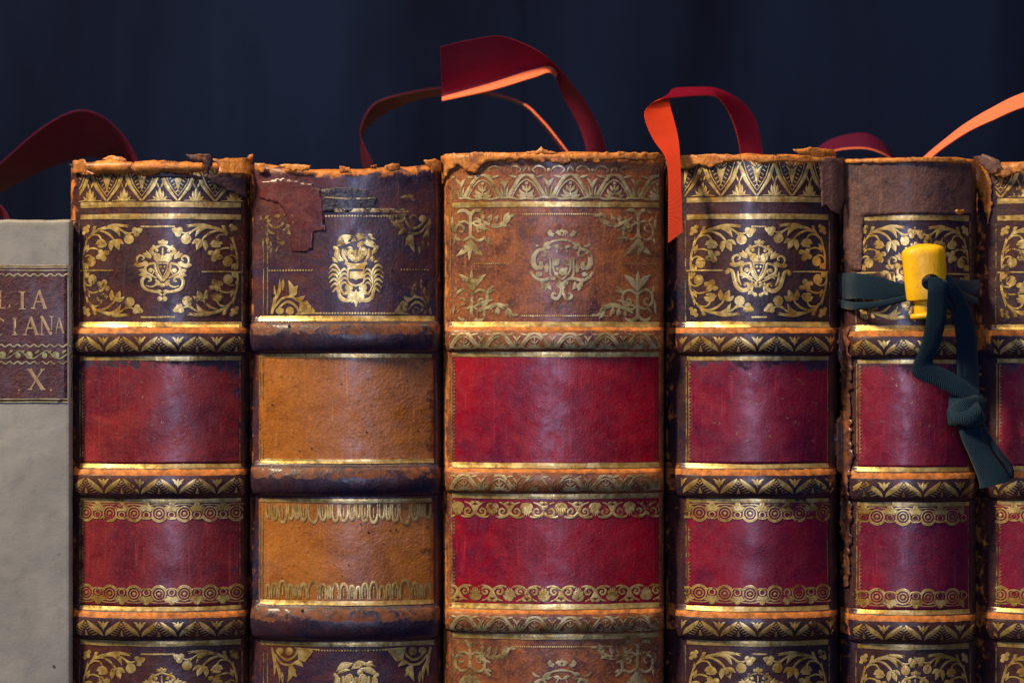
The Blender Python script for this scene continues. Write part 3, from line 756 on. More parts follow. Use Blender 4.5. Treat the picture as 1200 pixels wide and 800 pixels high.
def letter(ch, x, y, w, h):
    """serif capital: x,y = top left"""
    i = Ink(); th, tn = w * .20, w * .085
    def s(a, b_, t): i.stroke([(x + a[0] * w, y + a[1] * h), (x + b_[0] * w, y + b_[1] * h)], max(t, .9), 2, dome=.1)
    def serif(u, v, l=.22): s((u - l / 2, v), (u + l / 2, v), tn)
    if ch == 'A': s((.48, 0), (.10, 1), tn); s((.46, 0), (.88, 1), th); s((.24, .64), (.72, .64), tn); serif(.10, 1, .28); serif(.88, 1, .3)
    if ch == 'I': s((.5, 0), (.5, 1), th * 1.3); serif(.5, 0, .6); serif(.5, 1, .6)
    if ch == 'L': s((.25, 0), (.25, 1), th); serif(.25, 0, .36); s((.15, 1), (.92, 1), tn * 1.2); s((.9, 1), (.92, .78), tn)
    if ch == 'N': s((.14, 0), (.14, 1), tn); s((.12, 0), (.84, 1), th); s((.86, 0), (.86, 1), tn); serif(.12, 0); serif(.14, 1, .28); serif(.86, 0, .28)
    if ch == 'X': s((.12, 0), (.86, 1), th); s((.84, 0), (.14, 1), tn); serif(.12, 0, .28); serif(.84, 0, .26); serif(.14, 1, .26); serif(.86, 1, .28)
    if ch == 'C': i.stroke([(x + (.5 + .42 * math.cos(a)) * w, y + (.5 - .5 * math.sin(a)) * h) for a in [math.radians(q) for q in (42, 90, 135, 180, 225, 270, 318)]], [tn, th, tn], 3, dome=.1); s((.81, .06), (.82, .25), tn)
    if ch == '.': i.blob(x + w * .5, y + h - 1, 1.3)
    return i
LEAF_BOOK = 'tall gilt leather volumes on the shelf'
def leafy_book(label, g, leather_mat, red, crest, seed, c, rings_x, vee_x, headvee=True, extra_panels=True, dy=0, sx=1.0, headroll=(190, 229), edge=.5, panel_clip=None):
    """the four look-alike volumes: crest panel, two red labels, crest panels below"""
    xl, pl, pr, xr, top, arc = g
    ad = arc * (xr - xl) * S                 # the shoulders lie further back, so the book is that much wider
    xl, xr = (600 + (v - 600) * (1 + (ad + .006) / CAM_D) for v in (xl, xr)); pl, pr = (600 + (v - 600) * (1 + ad / CAM_D) for v in (pl, pr))
    bands = [(383 + dy, 416 + dy, .0027), (549 + dy, 584 + dy, .0027), (716 + dy, 750 + dy, .0027), (884 + dy, 918 + dy, .0027), (1052 + dy, 1086 + dy, .0027)]
    b = Book(xl, pl, pr, xr, top, arc, 0.0065, 0.0, seed, bands=bands)
    t = thing('antique_book', label, 'book', LEAF_BOOK)
    t.location = (0, 0, 0)
    sp = build_spine(b, leather_mat, t, edge_l=edge, edge_r=.35)
    for (a, e, h) in bands: build_band(b, a, e, leather_mat, t)
    body(b, t)
    cl = (pl - 1, pr + 1)
    x0, x1 = pl + 2, pr - 2
    # head roll
    if headvee:
        press(T(tile(heavy(roll_head, 1.1, headroll[1] - headroll[0], 42.0), vee_x, headroll[0])), b, 'border_roll', M['gold'], sp, clip=cl)
        press(Ink().rect(x0, x1, headroll[1] + 1.5, headroll[1] + 7.5, seed=seed), b, 'gold_fillet', M['gold_line'], sp)
    def crest_panel(y0, y1, full=True, show_top=True):
        """y0: top fillet, y1: bottom fillet"""
        press(Ink().rect(x0, x1, y0 - 3, y0 + 3, seed=seed + 1), b, 'gold_fillet', M['gold_line'], sp)
        press(Ink().rect(x0 - 1, x1 + 1, y1 - 3, y1 + 3.2, seed=seed + 2), b, 'gold_fillet', M['gold_line'], sp)
        corners(b, sp, CL, pl + 3, pr - 3 if sx == 1 else pr - 1, y0 + 6.5, y1 - 6.5, M['gold'], sx, clip=cl)
        cy = (y0 + y1) / 2
        a_ = random.uniform(-.04, .04); r_ = Ink(); r_.add(crest, lambda px, py, d: (c + (px - py * a_) * .94, cy - 1 + (py + px * a_) * .94, d)); press(r_, b, 'crest', M['gold'], sp)
        h = pl + 3 + 74 * sx
        for yy in (y0 + 12, y1 - 8.5): press(Ink().dots(h, pr - 3 - 74 * sx, yy, 2.0, 1.3), b, 'bead_line', M['gold'], sp)
        for ik in (Ink().stroke([(pl + 1, cy), (pl + 22, cy - .3), (pl + 43, cy)], 1.7), Ink().stroke([(pr - 2, cy + 1.5), (pr - 24, cy + 1.2), (pr - 46, cy + 1.5)], 1.6)): press(ik, b, 'side_rule', M['gold'], sp)
        for xx in (pl + .5, pr - .5): press(Ink().vline(xx, y0 + 4, y1 - 4, 1.2, seed), b, 'frame_line', M['gold_worn'], sp)
    crest_panel(253.5 + dy * .4, 380 + dy)
    crest_panel(754 + dy, 881 + dy); crest_panel(922 + dy, 1049 + dy); crest_panel(1090 + dy, 1192)
    # bands
    for (a, e, h) in bands:
        press(tile(V_BAND, vee_x, a + 11.5), b, 'border_roll', M['gold'], t, clip=cl)
    # labels
    for k, (ya, yb) in enumerate(((420 + dy, 544 + dy), (587 + dy, 711 + dy))):
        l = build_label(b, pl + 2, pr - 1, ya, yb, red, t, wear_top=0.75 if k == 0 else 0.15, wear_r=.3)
        press(Ink().rect(x0, x1, ya - 2.5, ya + 2.2, seed=seed + 5), b, 'gold_fillet', M['gold_line'], l, off=.0003)
        press(Ink().rect(x0, x1, yb - .5, yb + 4.5, seed=seed + 6), b, 'gold_fillet', M['gold_line'], l, off=.0003)
        for fr in (Ink().vline(pl + 1.4, ya + 2, yb - 1, 1.3, seed), Ink().vline(pl + 4, ya + 2, yb - 1, .9, seed + 1), Ink().vline(pr - 3, ya + 3, yb - 2, 1.0, seed), serr(pl + 4.6, ya + 4, yb - 4)): press(fr, b, 'frame_line', M['gold_worn'], l, off=.0003)
        if k == 1:
            press(tile(RINGS, rings_x, ya + 14.5), b, 'ring_border', M['gold'], l, off=.0003, clip=cl)
            press(tile(RINGS, rings_x, yb - 15.5, True), b, 'ring_border', M['gold'], l, off=.0003, clip=cl)
        else:
            fl = Ink(); rnd = random.Random(seed)
            for q in range(26):
                x = rnd.uniform(pl + 16, pr - 14); y = rnd.choice([ya + 24, ya + 48, ya + 72, ya + 92]) + rnd.uniform(-5, 5); a = rnd.uniform(0, 6)
                fl.stroke([(x, y), (x + 2.2 * math.cos(a), y + 2.2 * math.sin(a)), (x + 4 * math.cos(a + .9), y + 4 * math.sin(a + .9))], [.3, .7, .3], 3)
            o = press(fl, b, 'gold_flecks', M['gold_worn'], l, off=.00024); o['kind'] = 'stuff'
    return b, t, sp

# ================================================================== the books
# --- A
bA, tA, sA = leafy_book('dark purple gilt book with torn orange head beside the grey vellum book', (82, 93, 284, 291, 190, .125),
                        M['purple2'], M['red_a'], CS1, 1.3, 190.5, frange(98.3 , 290, 29.35), [81.5 + 42.3 * k for k in range(6)], headroll=(197, 235), dy=0, edge=.75)
raise_ = lambda a: (lambda x, y: a)
flap(bA, [(83, 187), (96, 185), (103, 190), (103, 197), (113, 203), (101, 205), (90, 201), (84, 203)], M['raw'], tA, .0012, lambda x, y: .0015 * smooth01(90, 110, x))
flap(bA, [(101, 190), (128, 187), (156, 190), (157, 202), (140, 204), (122, 202), (112, 204), (102, 197)], M['raw'], tA, .0009, lambda x, y: .0022 * math.sin(math.pi * max(0, min(1, (y - 186) / 18))))
flap(bA, [(159, 190), (190, 188), (236, 191), (236, 201), (214, 204), (190, 202), (172, 207), (161, 205)], M['raw'], tA, .0009, lambda x, y: .0024 * math.sin(math.pi * max(0, min(1, (y - 187) / 19))))
flap(bA, [(118, 186), (128, 181), (142, 183), (150, 190), (136, 191)], M['raw'], tA, .0004, None, free=True)
flap(bA, [(170, 203), (200, 201), (235, 206), (236, 210), (205, 208), (172, 209)], M['peel'], tA, .0008, wearv=.3, edge_wear=.4)
flap(bA, [(218, 181), (246, 180), (248, 192), (243, 203), (238, 192), (222, 187)], M['peel'], tA, .0012, free=True, wearv=.45)
flap(bA, [(246, 186), (288, 183), (289, 190), (284, 203), (252, 204), (254, 195)], M['raw'], tA, .0014, lambda x, y: .002 * (y - 183) / 20, free=False)
flap(bA, [(236, 206), (252, 203), (285, 205), (286, 230), (262, 222), (246, 214)], M['peel'], tA, .0006, edge_wear=.35)
flap(bA, [(285, 184), (288, 178), (292, 178), (293, 186), (289, 191)], M['raw'], tA, .0006, free=True)
flap(bA, [(74, 190), (82, 189), (86, 195), (80, 195)], M['peel'], tA, .0004, free=True, wearv=.4)

# --- B  (navy and maroon spine with tan labels)
bandsB = [(377, 414, .0032), (546, 582, .0032), (711, 751, .0032), (880, 918, .0032), (1048, 1086, .0032)]
bB = Book(287, 298, 509, 517, 190, .105, .008, .0008, 4.7, bands=bandsB)
tB = thing('antique_book', 'navy and maroon book with two tan orange label panels and plain raised bands', 'book', LEAF_BOOK)
sB = build_spine(bB, M['navy'], tB, edge_l=.75, edge_r=.45, topwear=.62, head_r=9, rag=3.2, sag=7)
for (a, e, h) in bandsB: build_band(bB, a, e, M['navy_band'], tB, ridge=.62, ridge_at=.22, wid=.2)  # brown upper slopes paint the glossy highlight of these bands
body(bB, tB, 0.2, 8)
g = M['gold']
def rectB(y0, y1, par, x0=303, x1=508, m='gold_line', off=.00016): press(Ink().rect(x0, x1, y0, y1, seed=3), bB, 'gold_fillet', M[m], par, off)
def tulip_corner(fy=1):
    i = Ink()
    i.stroke([(0, 0), (4, -18), (3, -34)], [3, 4, 1]); i.leaf(2, -12, 10, -42, 4, .1); i.leaf(13, -28, 14, -42, 4)
    i.stroke([(6, -4), (14, -12), (22, -14), (30, -8), (33, 0)], [2, 3.2, 2]); i.stroke([(4, -8), (12, -18), (24, -20), (34, -14)], [2, 3, 2])
    i.leaf(22, -20, 20, -40, 6, .15); i.leaf(24, -20, 32, -34, 7, -.1); i.leaf(26, -18, 40, -22, 6, .2); i.blob(26, -27, 5, 6)
    i.poly([(32, -2), (34, -14), (42, -16), (52, -4), (50, 0)]); i.blob(10, -4, 5, 4); i.blob(22, -4, 5, 5); i.stroke([(30, 0), (44, -1), (60, -1)], [2, 2.4, 1])
    return i
TC = tulip_corner()
def panelB(y0, y1, worn):
    rectB(y1 - 3, y1 + 3, sB); 
    if not worn: rectB(y0 - 2.5, y0 + 2.5, sB)
    press(T(CW, 418 - 1, (y0 + y1) / 2 + (6 if worn else 0)), bB, 'crest', g, sB)
    for x, fx in ((317, 1), (504, -1)):
        r = Ink(); r.add(TC, lambda px, py, d: (x + fx * px * (1 if fx > 0 else .8), y1 - 5 + py, d)); press(r, bB, 'corner_ornament', g if fx > 0 else M['gold_worn'], sB)
        r = Ink(); r.add(TC, lambda px, py, d: (x + fx * px * .95 - (14 if worn and fx > 0 else 0), y0 + 5 - py * (1.1 if worn else 1), d)); press(r, bB, 'corner_ornament', M['gold_worn'] if worn else g, sB)
    press(Ink().dots(372, 462, y1 - 6, 3.4, 1.4), bB, 'bead_line', g, sB)
    press(Ink().dots(382 if worn else 370, 468, y0 + 7, 3.4, 1.2), bB, 'bead_line', g, sB)
    cy = (y0 + y1) / 2 + 5
    for ik in (Ink().dots(314, 366, cy + 2, 3.4, 1.3), Ink().dots(470, 502, cy + 1, 3.4, 1.1)): press(ik, bB, 'side_rule', g, sB)
    for xx in (307, 312): press(Ink().vline(xx, y0 + 9, y1 - 4, 1.3, xx), bB, 'frame_line', M['gold_worn'], sB)
panelB(246, 373, True)
panelB(755, 877, False); panelB(922, 1045, False); panelB(1090, 1192, False)
flap(bB, [(303, 212), (330, 207), (352, 213), (366, 215), (368, 220), (376, 222), (377, 246), (382, 266), (381, 271), (367, 271), (367, 291), (358, 295), (341, 294), (338, 262), (331, 246), (322, 236), (302, 232)], M['maroon'], tB, .00018, jit=1.3, edge_wear=.05, name='leather_patch', thin=.0001, rough=.00002)
flap(bB, [(377, 222), (398, 219), (428, 222), (441, 232), (440, 241), (444, 247), (420, 249), (378, 249)], M['torn_navy'], tB, .0004, jit=1.3, name='leather_patch', rough=.00012)
press(Ink().stroke([(380, 231), (410, 233), (440, 232)], [1, 2.2, 1]), bB, 'gold_fillet', M['gold_worn'], sB, .0006)
rectB(244, 248.5, sB, 392, 480, 'gold_worn', .0006)
press(Ink().leaf(468, 231, 484, 228, 4).leaf(484, 235, 478, 226, 4), bB, 'gold_fillet', M['gold_worn'], sB, .0005)
for pts in ([(299, 190), (310, 190), (312, 198), (306, 202), (299, 198)], [(328, 192), (350, 192), (366, 194), (362, 200), (345, 200), (330, 196)], [(398, 195), (410, 196), (412, 203), (400, 203)],
            [(450, 193), (466, 191), (468, 198), (458, 201), (450, 198)], [(494, 187), (508, 184), (514, 188), (513, 199), (504, 202), (500, 194)], [(434, 194), (440, 193), (441, 198), (435, 198)]):
    flap(bB, pts, M['raw'], tB, .0006, lambda x, y: .001, jit=1.0, step=3)
for k, (ya, yb) in enumerate(((414, 543), (584, 709))):
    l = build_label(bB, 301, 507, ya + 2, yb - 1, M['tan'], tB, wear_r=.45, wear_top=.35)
    rectB(ya + .5, ya + 5, l, 303, 505, off=.0003); rectB(yb - 5, yb, l, 303, 507, off=.0003)
    for xx in (302.5, 306): press(Ink().vline(xx, ya + 4, yb - 4, 1.3, xx), bB, 'frame_line', M['gold_worn'], l, .0003)
    if k == 1:
        for fl_, y in ((False, ya + 7), (True, yb - 7)):
            i = Ink(); rnd = random.Random(11); x = 309.0; sz = [6, 8, 10, 7, 6, 8, 12, 8, 5, 8, 10, 7]; q = 0
            while x < 497:
                w = sz[q % 12] * 1.08; h = (10 + w * .95 + rnd.uniform(-1.5, 1.5)) * (1 if not fl_ else .95); sg = -1 if fl_ else 1
                i.stroke([(x + 1, y), (x + 1, y + sg * h * .55), (x + w * .25, y + sg * h * .9), (x + w / 2, y + sg * h), (x + w * .75, y + sg * h * .9), (x + w - 1, y + sg * h * .55), (x + w - 1, y)], [1.6, 3.8, 1.6], 3)
                if q % 3: i.stroke([(x + w / 2, y + sg * h * .2), (x + w / 2, y + sg * h * .75)], 1.3, 2)
                x += w + .4; q += 1
            press(i, bB, 'tongue_border', M['gold_line'], l, .0003)
    i = Ink(); rnd = random.Random(5 + k)
    for q in range(14): i.blob(rnd.uniform(312, 500), rnd.uniform(ya + 8, yb - 8), rnd.uniform(.5, 1.25), n=7, dome=0)
    press(i, bB, 'worm_holes', M['hole'], l, .00026)['kind'] = 'stuff'
press(Ink().blob(341, 382, 1.8, n=8, dome=0).blob(356, 715, 1.8, n=8, dome=0).blob(459.5, 317, 1.7, n=8, dome=0).blob(319, 346, 2.4, n=8, dome=0), bB, 'worm_holes', M['hole'], sB, .00022)['kind'] = 'stuff'

# --- C  (mottled brown with crimson labels)
bandsC = [(383, 412, .0023), (549, 578, .0023), (714, 741, .0023), (883, 911, .0023), (1050, 1078, .0023)]
bC = Book(518, 527, 774, 781, 178, .10, .008, -.0012, 8.2, bands=bandsC)
tC = thing('antique_book', 'widest book, mottled brown leather with two bright crimson panels, big ribbon above', 'book', LEAF_BOOK)
sC = build_spine(bC, M['brown'], tC, edge_l=1.0, edge_r=.25, topwear=.98, head_r=8, rag=1.4)
for (a, e, h) in bandsC: build_band(bC, a, e, M['brown'], tC, ridge=1.35, ridge_at=.06, wid=.08)
body(bC, tC, .215)
gd = M['gold_dull']; clC = (528, 774)
arch_x = [565.5 + 51.5 * k for k in range(-1, 5)]
press(tile(heavy(roll_arch, 1.45, 27, 51.5), arch_x, 205), bC, 'border_roll', gd, sC, clip=clC)
arcs = Ink()
for x in arch_x: arcs.stroke([(x - 23, 201), (x - 19, 196), (x - 12, 195), (x - 7, 199), (x - 10, 202)], [1, 2.2, 1.2], 4).stroke([(x + 23, 201), (x + 19, 196), (x + 12, 195), (x + 7, 199), (x + 10, 202)], [1, 2.2, 1.2], 4).leaf(x - 4, 201, x, 194, 3).leaf(x + 4, 201, x, 194, 3).blob(x + 26, 199, 2)
press(arcs, bC, 'border_roll', M['gold_worn'], sC, clip=clC, top=190)
def rectC(y0, y1, par, x0=530, x1=773, off=.00016): press(Ink().rect(x0, x1, y0, y1, seed=8), bC, 'gold_fillet', M['gold_line' if off > .0002 else 'gold_line'], par, off)
def panelC(y0, y1):
    rectC(y0 - 3, y0 + 3, sC); rectC(y1 - 3, y1 + 3, sC)
    corners(bC, sC, CP, 528, 772, y0 + 5, y1 - 3, gd, flipped=True, clip=clC)
    press(T(CO, 658.5, (y0 + y1) / 2 + 1), bC, 'crest', gd, sC)
    for ik in (Ink().dots(600, 718, y0 + 11.5, 2.5, 1.0), Ink().dots(612, 716, y1 - 10, 2.5, 1.0)): press(ik, bC, 'bead_line', M['gold'], sC)
    cy = (y0 + y1) / 2 - 1
    for ik in (Ink().dots(556, 598, cy, 2.5, 1.0), Ink().dots(725, 766, cy, 2.5, .9)): press(ik, bC, 'side_rule', M['gold'], sC)
    press(Ink().vline(528, y0 + 4, y1 - 4, 1.3, 1), bC, 'frame_line', M['gold_worn'], sC)
panelC(239.5, 380); panelC(745.5, 880); panelC(915, 1047); panelC(1082, 1192)
for (a, e, h) in bandsC:
    press(tile(heavy(roll_arch, 1.25, 17, 40.5), [546 + 40.5 * k for k in range(7)], a + 7.5), bC, 'border_roll', gd, tC, clip=clC)
for k, (ya, yb) in enumerate(((415, 545), (581, 710))):
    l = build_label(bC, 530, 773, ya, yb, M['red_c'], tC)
    rectC(ya - 2.5, ya + 3, l, off=.0003); rectC(yb - 3, yb + 3, l, off=.0003)
    for ik in (Ink().vline(529.5, ya + 3, yb - 3, 1.4, 1), serr(531.5, ya + 5, yb - 5)): press(ik, bC, 'frame_line', M['gold_worn'], l, .0003)
    if k == 1:
        sx_ = [577 - 40.2 + 40.2 * q for q in range(7)]
        press(tile(SCROLL, sx_, ya + 6), bC, 'scroll_border', M['gold'], l, .0003, clip=clC)
        press(tile(SCROLL, [x - 20 for x in sx_] + [sx_[-1] + 20], yb - 5, True), bC, 'scroll_border', M['gold'], l, .0003, clip=clC)
    else:
        fl = Ink(); rnd = random.Random(3)
        for q in range(16):
            x = rnd.uniform(690, 726); y = rnd.uniform(ya + 16, yb - 16); fl.stroke([(x, y), (x + rnd.uniform(1, 3), y + rnd.uniform(-1, 1))], [.3, .8, .3], 2)
        press(fl, bC, 'gold_flecks', M['gold_worn'], l, .00024)['kind'] = 'stuff'
flap(bC, [(519, 180), (560, 178), (610, 180), (660, 181), (720, 179), (772, 178), (776, 186), (752, 189), (730, 186), (700, 190), (676, 188), (662, 193), (645, 190), (618, 189), (598, 187), (570, 191), (556, 203), (548, 200), (540, 193), (530, 196), (520, 214)], M['raw'], tC, .0005, lambda x, y: .0006, jit=2.0, step=5)
flap(bC, [(610, 180), (630, 176), (634, 172), (638, 176), (655, 180), (640, 182)], M['raw'], tC, .0002, free=True)

# --- D
bD, tD, sD = leafy_book('dark gilt book with red panels right of the hanging orange ribbon', (781, 803, 972, 982, 180, .125), M['purple'], M['red_d'], CS2, 12.6, 889,
                        frange(792, 975, 29.0), [887 + 41.6 * k for k in range(-2, 3)], headroll=(187, 229))
flap(bD, [(798, 181), (835, 180), (868, 182), (870, 189), (850, 190), (835, 196), (822, 191), (812, 197), (799, 196)], M['raw'], tD, .0006, lambda x, y: .0008)
flap(bD, [(878, 183), (925, 182), (966, 184), (958, 190), (920, 189), (895, 193), (882, 190)], M['raw'], tD, .0008, lambda x, y: .0008, wearv=.5)
flap(bD, [(930, 175), (950, 172), (980, 173), (985, 180), (965, 183), (938, 182)], M['raw'], tD, .0004, free=True)
flap(bD, [(958, 186), (968, 183), (990, 184), (991, 212), (985, 232), (978, 251), (972, 246), (967, 238), (963, 243), (961, 215)], M['peel'], tD, .0016, lambda x, y: .0022 * smooth01(960, 985, x), edge_wear=.35)

# --- E
bE, tE, sE = leafy_book('gilt book with torn brown head, tied round with the dark tape', (986, 1003, 1137, 1145, 184, .125), M['purple'], M['red_d'], CS2, 17.4, 1072,
                        frange(1029 - 29.3, 1140, 29.3), [1080 - 84 + 42 * k for k in range(5)], headvee=False, dy=4, sx=.86, headroll=(190, 229))
flap(bE, [(990, 186), (1030, 187), (1085, 186), (1130, 187), (1141, 190), (1142, 249), (1120, 251), (1080, 250), (1040, 252), (1014, 253), (1013, 290), (1012, 316), (1000, 316), (994, 290), (992, 240), (988, 222)], M['peel'], tE, .0005, jit=1.0, step=5, edge_wear=.15, rough=.0003, name='leather_patch')
flap(bE, [(986, 186), (1000, 185), (1040, 186), (1100, 184), (1128, 185), (1140, 190), (1128, 191), (1090, 190), (1040, 191), (1000, 190)], M['raw'], tE, .0012, jit=.9, step=3)
flap(bE, [(985, 384), (1000, 383), (1002, 420), (1001, 470), (1002, 545), (1001, 600), (1000, 690), (994, 690), (995, 640), (988, 625), (992, 560), (984, 548), (981, 520), (984, 495), (993, 478), (992, 440), (986, 420)], M['board'], tE, .0008, jit=2.2, step=4, wearv=.5)
flap(bE, [(1120, 246), (1130, 244), (1132, 250), (1124, 252)], M['raw'], tE, .0012, step=2)

press(letter('A', 1113, 507, 11, 13), bE, 'letter', M['gold_worn'], tE, .0003)
# --- F
bF, tF, sF = leafy_book('gilt book cut off by the right edge of the picture', (1144, 1167, 1342, 1352, 188, .125), M['purple'], M['red_d'], CS2, 23.9, 1255,
                        frange(1177, 1342, 29.3), [1177 + 42 * k for k in range(5)], headroll=(192, 230), dy=3, edge=.6)
flap(bF, [(1144, 188), (1152, 184), (1160, 186), (1166, 200), (1169, 240), (1164, 262), (1158, 230), (1150, 205)], M['raw'], tF, .0008, jit=1.6)
flap(bF, [(1158, 184), (1164, 178), (1171, 183), (1180, 188), (1182, 196), (1172, 204), (1165, 196)], M['peel'], tF, .002, lambda x, y: .002, jit=2, wearv=.35)
flap(bF, [(1172, 206), (1176, 197), (1190, 192), (1212, 190), (1240, 192), (1240, 200), (1206, 200), (1188, 206)], M['raw'], tF, .0018, lambda x, y: .0015, jit=2)

# --- vellum book on the left
bV = Book(-160, -150, 78.5, 82, 257, .02, .0035, .0015, 31.0)
tV = thing('vellum_book', 'shorter grey vellum book with brown title label at the left edge', 'book')
sV = build_spine(bV, M['vellum'], tV, edge_l=0, edge_r=.35, topwear=.35, head_r=4, rag=1.2)
body(bV, tV, .2, 4)
lab = build_label(bV, -135, 81.6, 310, 472, M['vel_label'], tV, .00016, rag=1.2, name='title_label')
tx = Ink()
def wavy(y, x0=-130, x1=80, a=1.6, p=9.5, w=1.7):
    k = int((x1 - x0) / (p / 4)); return [(x0 + (x1 - x0) * i / k, y + a * math.sin(2 * math.pi * ((x1 - x0) * i / k) / p)) for i in range(k + 1)], w
lines = Ink()
for y in (313, 316.5): lines.rect(-134, 80, y - .5, y + .6, seed=2)
lines.rect(-134, 81, 310.2, 311.4, seed=2)
for y in (322, 405, 425): p_, w_ = wavy(y); lines.stroke(p_, w_, 1)
lines.rect(-134, 82, 467, 468.2, seed=1).rect(-134, 82, 470.5, 471.6, seed=2)
press(lines, bV, 'gold_fillet', M['gold_dull'], lab, .0003)
sc = Ink()
for k in range(7):
    x = -125 + 31 * k
    sc.stroke([(x, 418), (x + 8, 420), (x + 16, 415), (x + 24, 411), (x + 31, 418)], 1.3, 4).blob(x + 3, 416, 4.2, 4.6).blob(x + 21, 416.5, 3.2, 3.6).leaf(x + 10, 414, x + 15, 410, 3).leaf(x + 25, 414, x + 29, 410, 2.4)
press(sc, bV, 'leaf_border', gold('olive_gold', (0.5, 0.45, 0.17), (.3, .24, .08), loss=.44), lab, .0003)
for ch, x, y, w, h in (('L', -6, 341, 19, 20), ('I', 19, 342, 15, 20), ('A', 38, 340, 19, 21),
                       ('C', -10, 373, 17, 20), ('I', 12, 373, 11, 19), ('A', 28, 371, 19, 21), ('N', 48, 371, 17, 21), ('A', 66, 372, 12, 18),
                       ('X', 33, 433, 22, 23), ('.', 21, 436, 3, 22), ('.', 60, 436, 3, 22)):
    press(letter(ch, x * .95, y, w * .93, h), bV, 'letter', M['gold_letter'], lab, .0003)

# ================================================================== ribbons and tape
def band_strip(name, P, Q, mat, thick=.00035, nw=8, n=8, oval=False, cup=0.0, back=None, edge=None, world=False, edge_from=0):
    """a woven strip between two edge lines P and Q of (px, py, depth in mm); closed section with real thickness"""
    p = cat(P, n); q = cat(Q, n); k = len(p); PA_ = P3 if world else PA
    A = [PA_(a[0], a[1], a[2] / 1000) for a in p]; B = [PA_(a[0], a[1], a[2] / 1000) for a in q]
    V, F, UV = [], [], []
    L = 0; sec = None
    for i in range(k):
        c = (A[i] + B[i]) / 2; w = (B[i] - A[i])
        i0, i1 = max(0, i - 1), min(k - 1, i + 1)
        t = ((A[i1] + B[i1]) - (A[i0] + B[i0])); t = t.normalized() if t.length > 1e-9 else Vector((1, 0, 0))
        nrm = t.cross(w); nrm = nrm.normalized() if nrm.length > 1e-9 else Vector((0, -1, 0))
        if i: L += (c - (A[i - 1] + B[i - 1]) / 2).length
        wl = w.length
        ring = []
        for s in range(nw + 1):
            u = s / nw; th = thick / 2 * ((max(0.0, 1 - (2 * u - 1) ** 2) ** .5 * .85 + .15) if oval else 1)
            ring.append((c + w * (u - .5) + nrm * (th + cup * wl * (1 - (2 * u - 1) ** 2)), u * wl))
        for s in range(nw, -1, -1):
            u = s / nw; th = thick / 2 * ((max(0.0, 1 - (2 * u - 1) ** 2) ** .5 * .85 + .15) if oval else 1)
            ring.append((c + w * (u - .5) - nrm * (th - cup * wl * (1 - (2 * u - 1) ** 2)), u * wl))
        m = len(ring)
        for (co, u) in ring: V.append(co); UV.append((u, L))
        if i:
            for s in range(m): a = (i - 1) * m + s; b_ = (i - 1) * m + (s + 1) % m; F.append((a, b_, b_ + m, a + m))
    F.append(tuple(range(m - 1, -1, -1))); F.append(tuple(range((k - 1) * m, k * m)))
    me = mesh(name, V, F); uvl = me.uv_layers.new(name='UVMap')
    for lp in me.loops: uvl.data[lp.index].uv = UV[lp.vertex_index]
    o = link(name, me, mat, None, True)
    if back or edge:
        me.materials.append(back or mat); me.materials.append(edge or back or mat)
        for fi, pg in enumerate(me.polygons):
            if fi < (k - 1) * m:
                s_ = fi % m
                pg.material_index = 0 if s_ < nw else 2 if (s_ == nw or s_ == m - 1) and fi // m >= edge_from * k else 1
    bm = bmesh.new(); bm.from_mesh(me); bmesh.ops.recalc_face_normals(bm, faces=bm.faces); bm.to_mesh(me); bm.free()
    me.set_sharp_from_angle(angle=math.radians(50))
    return o
def strip_grid(name, cols, mat, thick=.00035, n=8, lip=None):
    """strip given by several lengthwise lines"""
    L = [cat(c, n) for c in cols]; k = len(L[0]); m = len(L)
    # resample across
    rows = []
    for i in range(k):
        rows.append([PA(a[0], a[1], a[2] / 1000) for a in cat([l[i] for l in L], 5)])
    V = [v for r in rows for v in r]; w = len(rows[0]); F = []
    UV = [(s * .003, i * .002) for i in range(k) for s in range(w)]
    for i in range(k - 1):
        for s in range(w - 1): a = i * w + s; F.append((a, a + 1, a + w + 1, a + w))
    me = mesh(name, V, F); uvl = me.uv_layers.new(name='UVMap'); me.materials.append(mat)
    for lp in me.loops: uvl.data[lp.index].uv = UV[lp.vertex_index]
    if lip:
        me.materials.append(lip)
        for fi, pg in enumerate(me.polygons): pg.material_index = 1 if fi % (w - 1) >= w - 6 and fi // (w - 1) < n * 3.2 else 0
    bm = bmesh.new(); bm.from_mesh(me); bmesh.ops.recalc_face_normals(bm, faces=bm.faces)
    bmesh.ops.solidify(bm, geom=bm.faces[:], thickness=thick); bm.to_mesh(me); bm.free()
    o = link(name, me, None, None, True); me.set_sharp_from_angle(angle=math.radians(50))
    return o
RG = 'bookmark ribbons above the books'
# big folded ribbon end above the mottled book
A_ = [(516, 55, 17), (550, 47, 18), (590, 43, 20), (636, 63, 22), (672, 100, 30), (698, 140, 36), (712, 180, 38), (714, 205, 38)]
B_ = [(518, 114, 24), (575, 98, 25), (622, 83, 27), (648, 80, 28), (664, 108, 36), (682, 145, 42), (691, 180, 44), (692, 205, 44)]
C_ = [(518, 119, 17), (578, 106, 16), (625, 92, 19), (647, 87, 26), (659, 111, 38), (679, 147, 44), (689, 180, 46), (690, 205, 46)]
o = strip_grid('bookmark_ribbon', [A_, [((a[0] + b_[0]) / 2, (a[1] + b_[1]) / 2, (a[2] + b_[2]) / 2) for a, b_ in zip(A_, B_)], B_, C_], M['ribbon_m'], lip=M['ribbon_c'])  # shade painted maroon on the face, light painted coral on the lip
tag(o, 'broad maroon ribbon end folded over in the air above the mottled brown book', 'ribbon', RG)
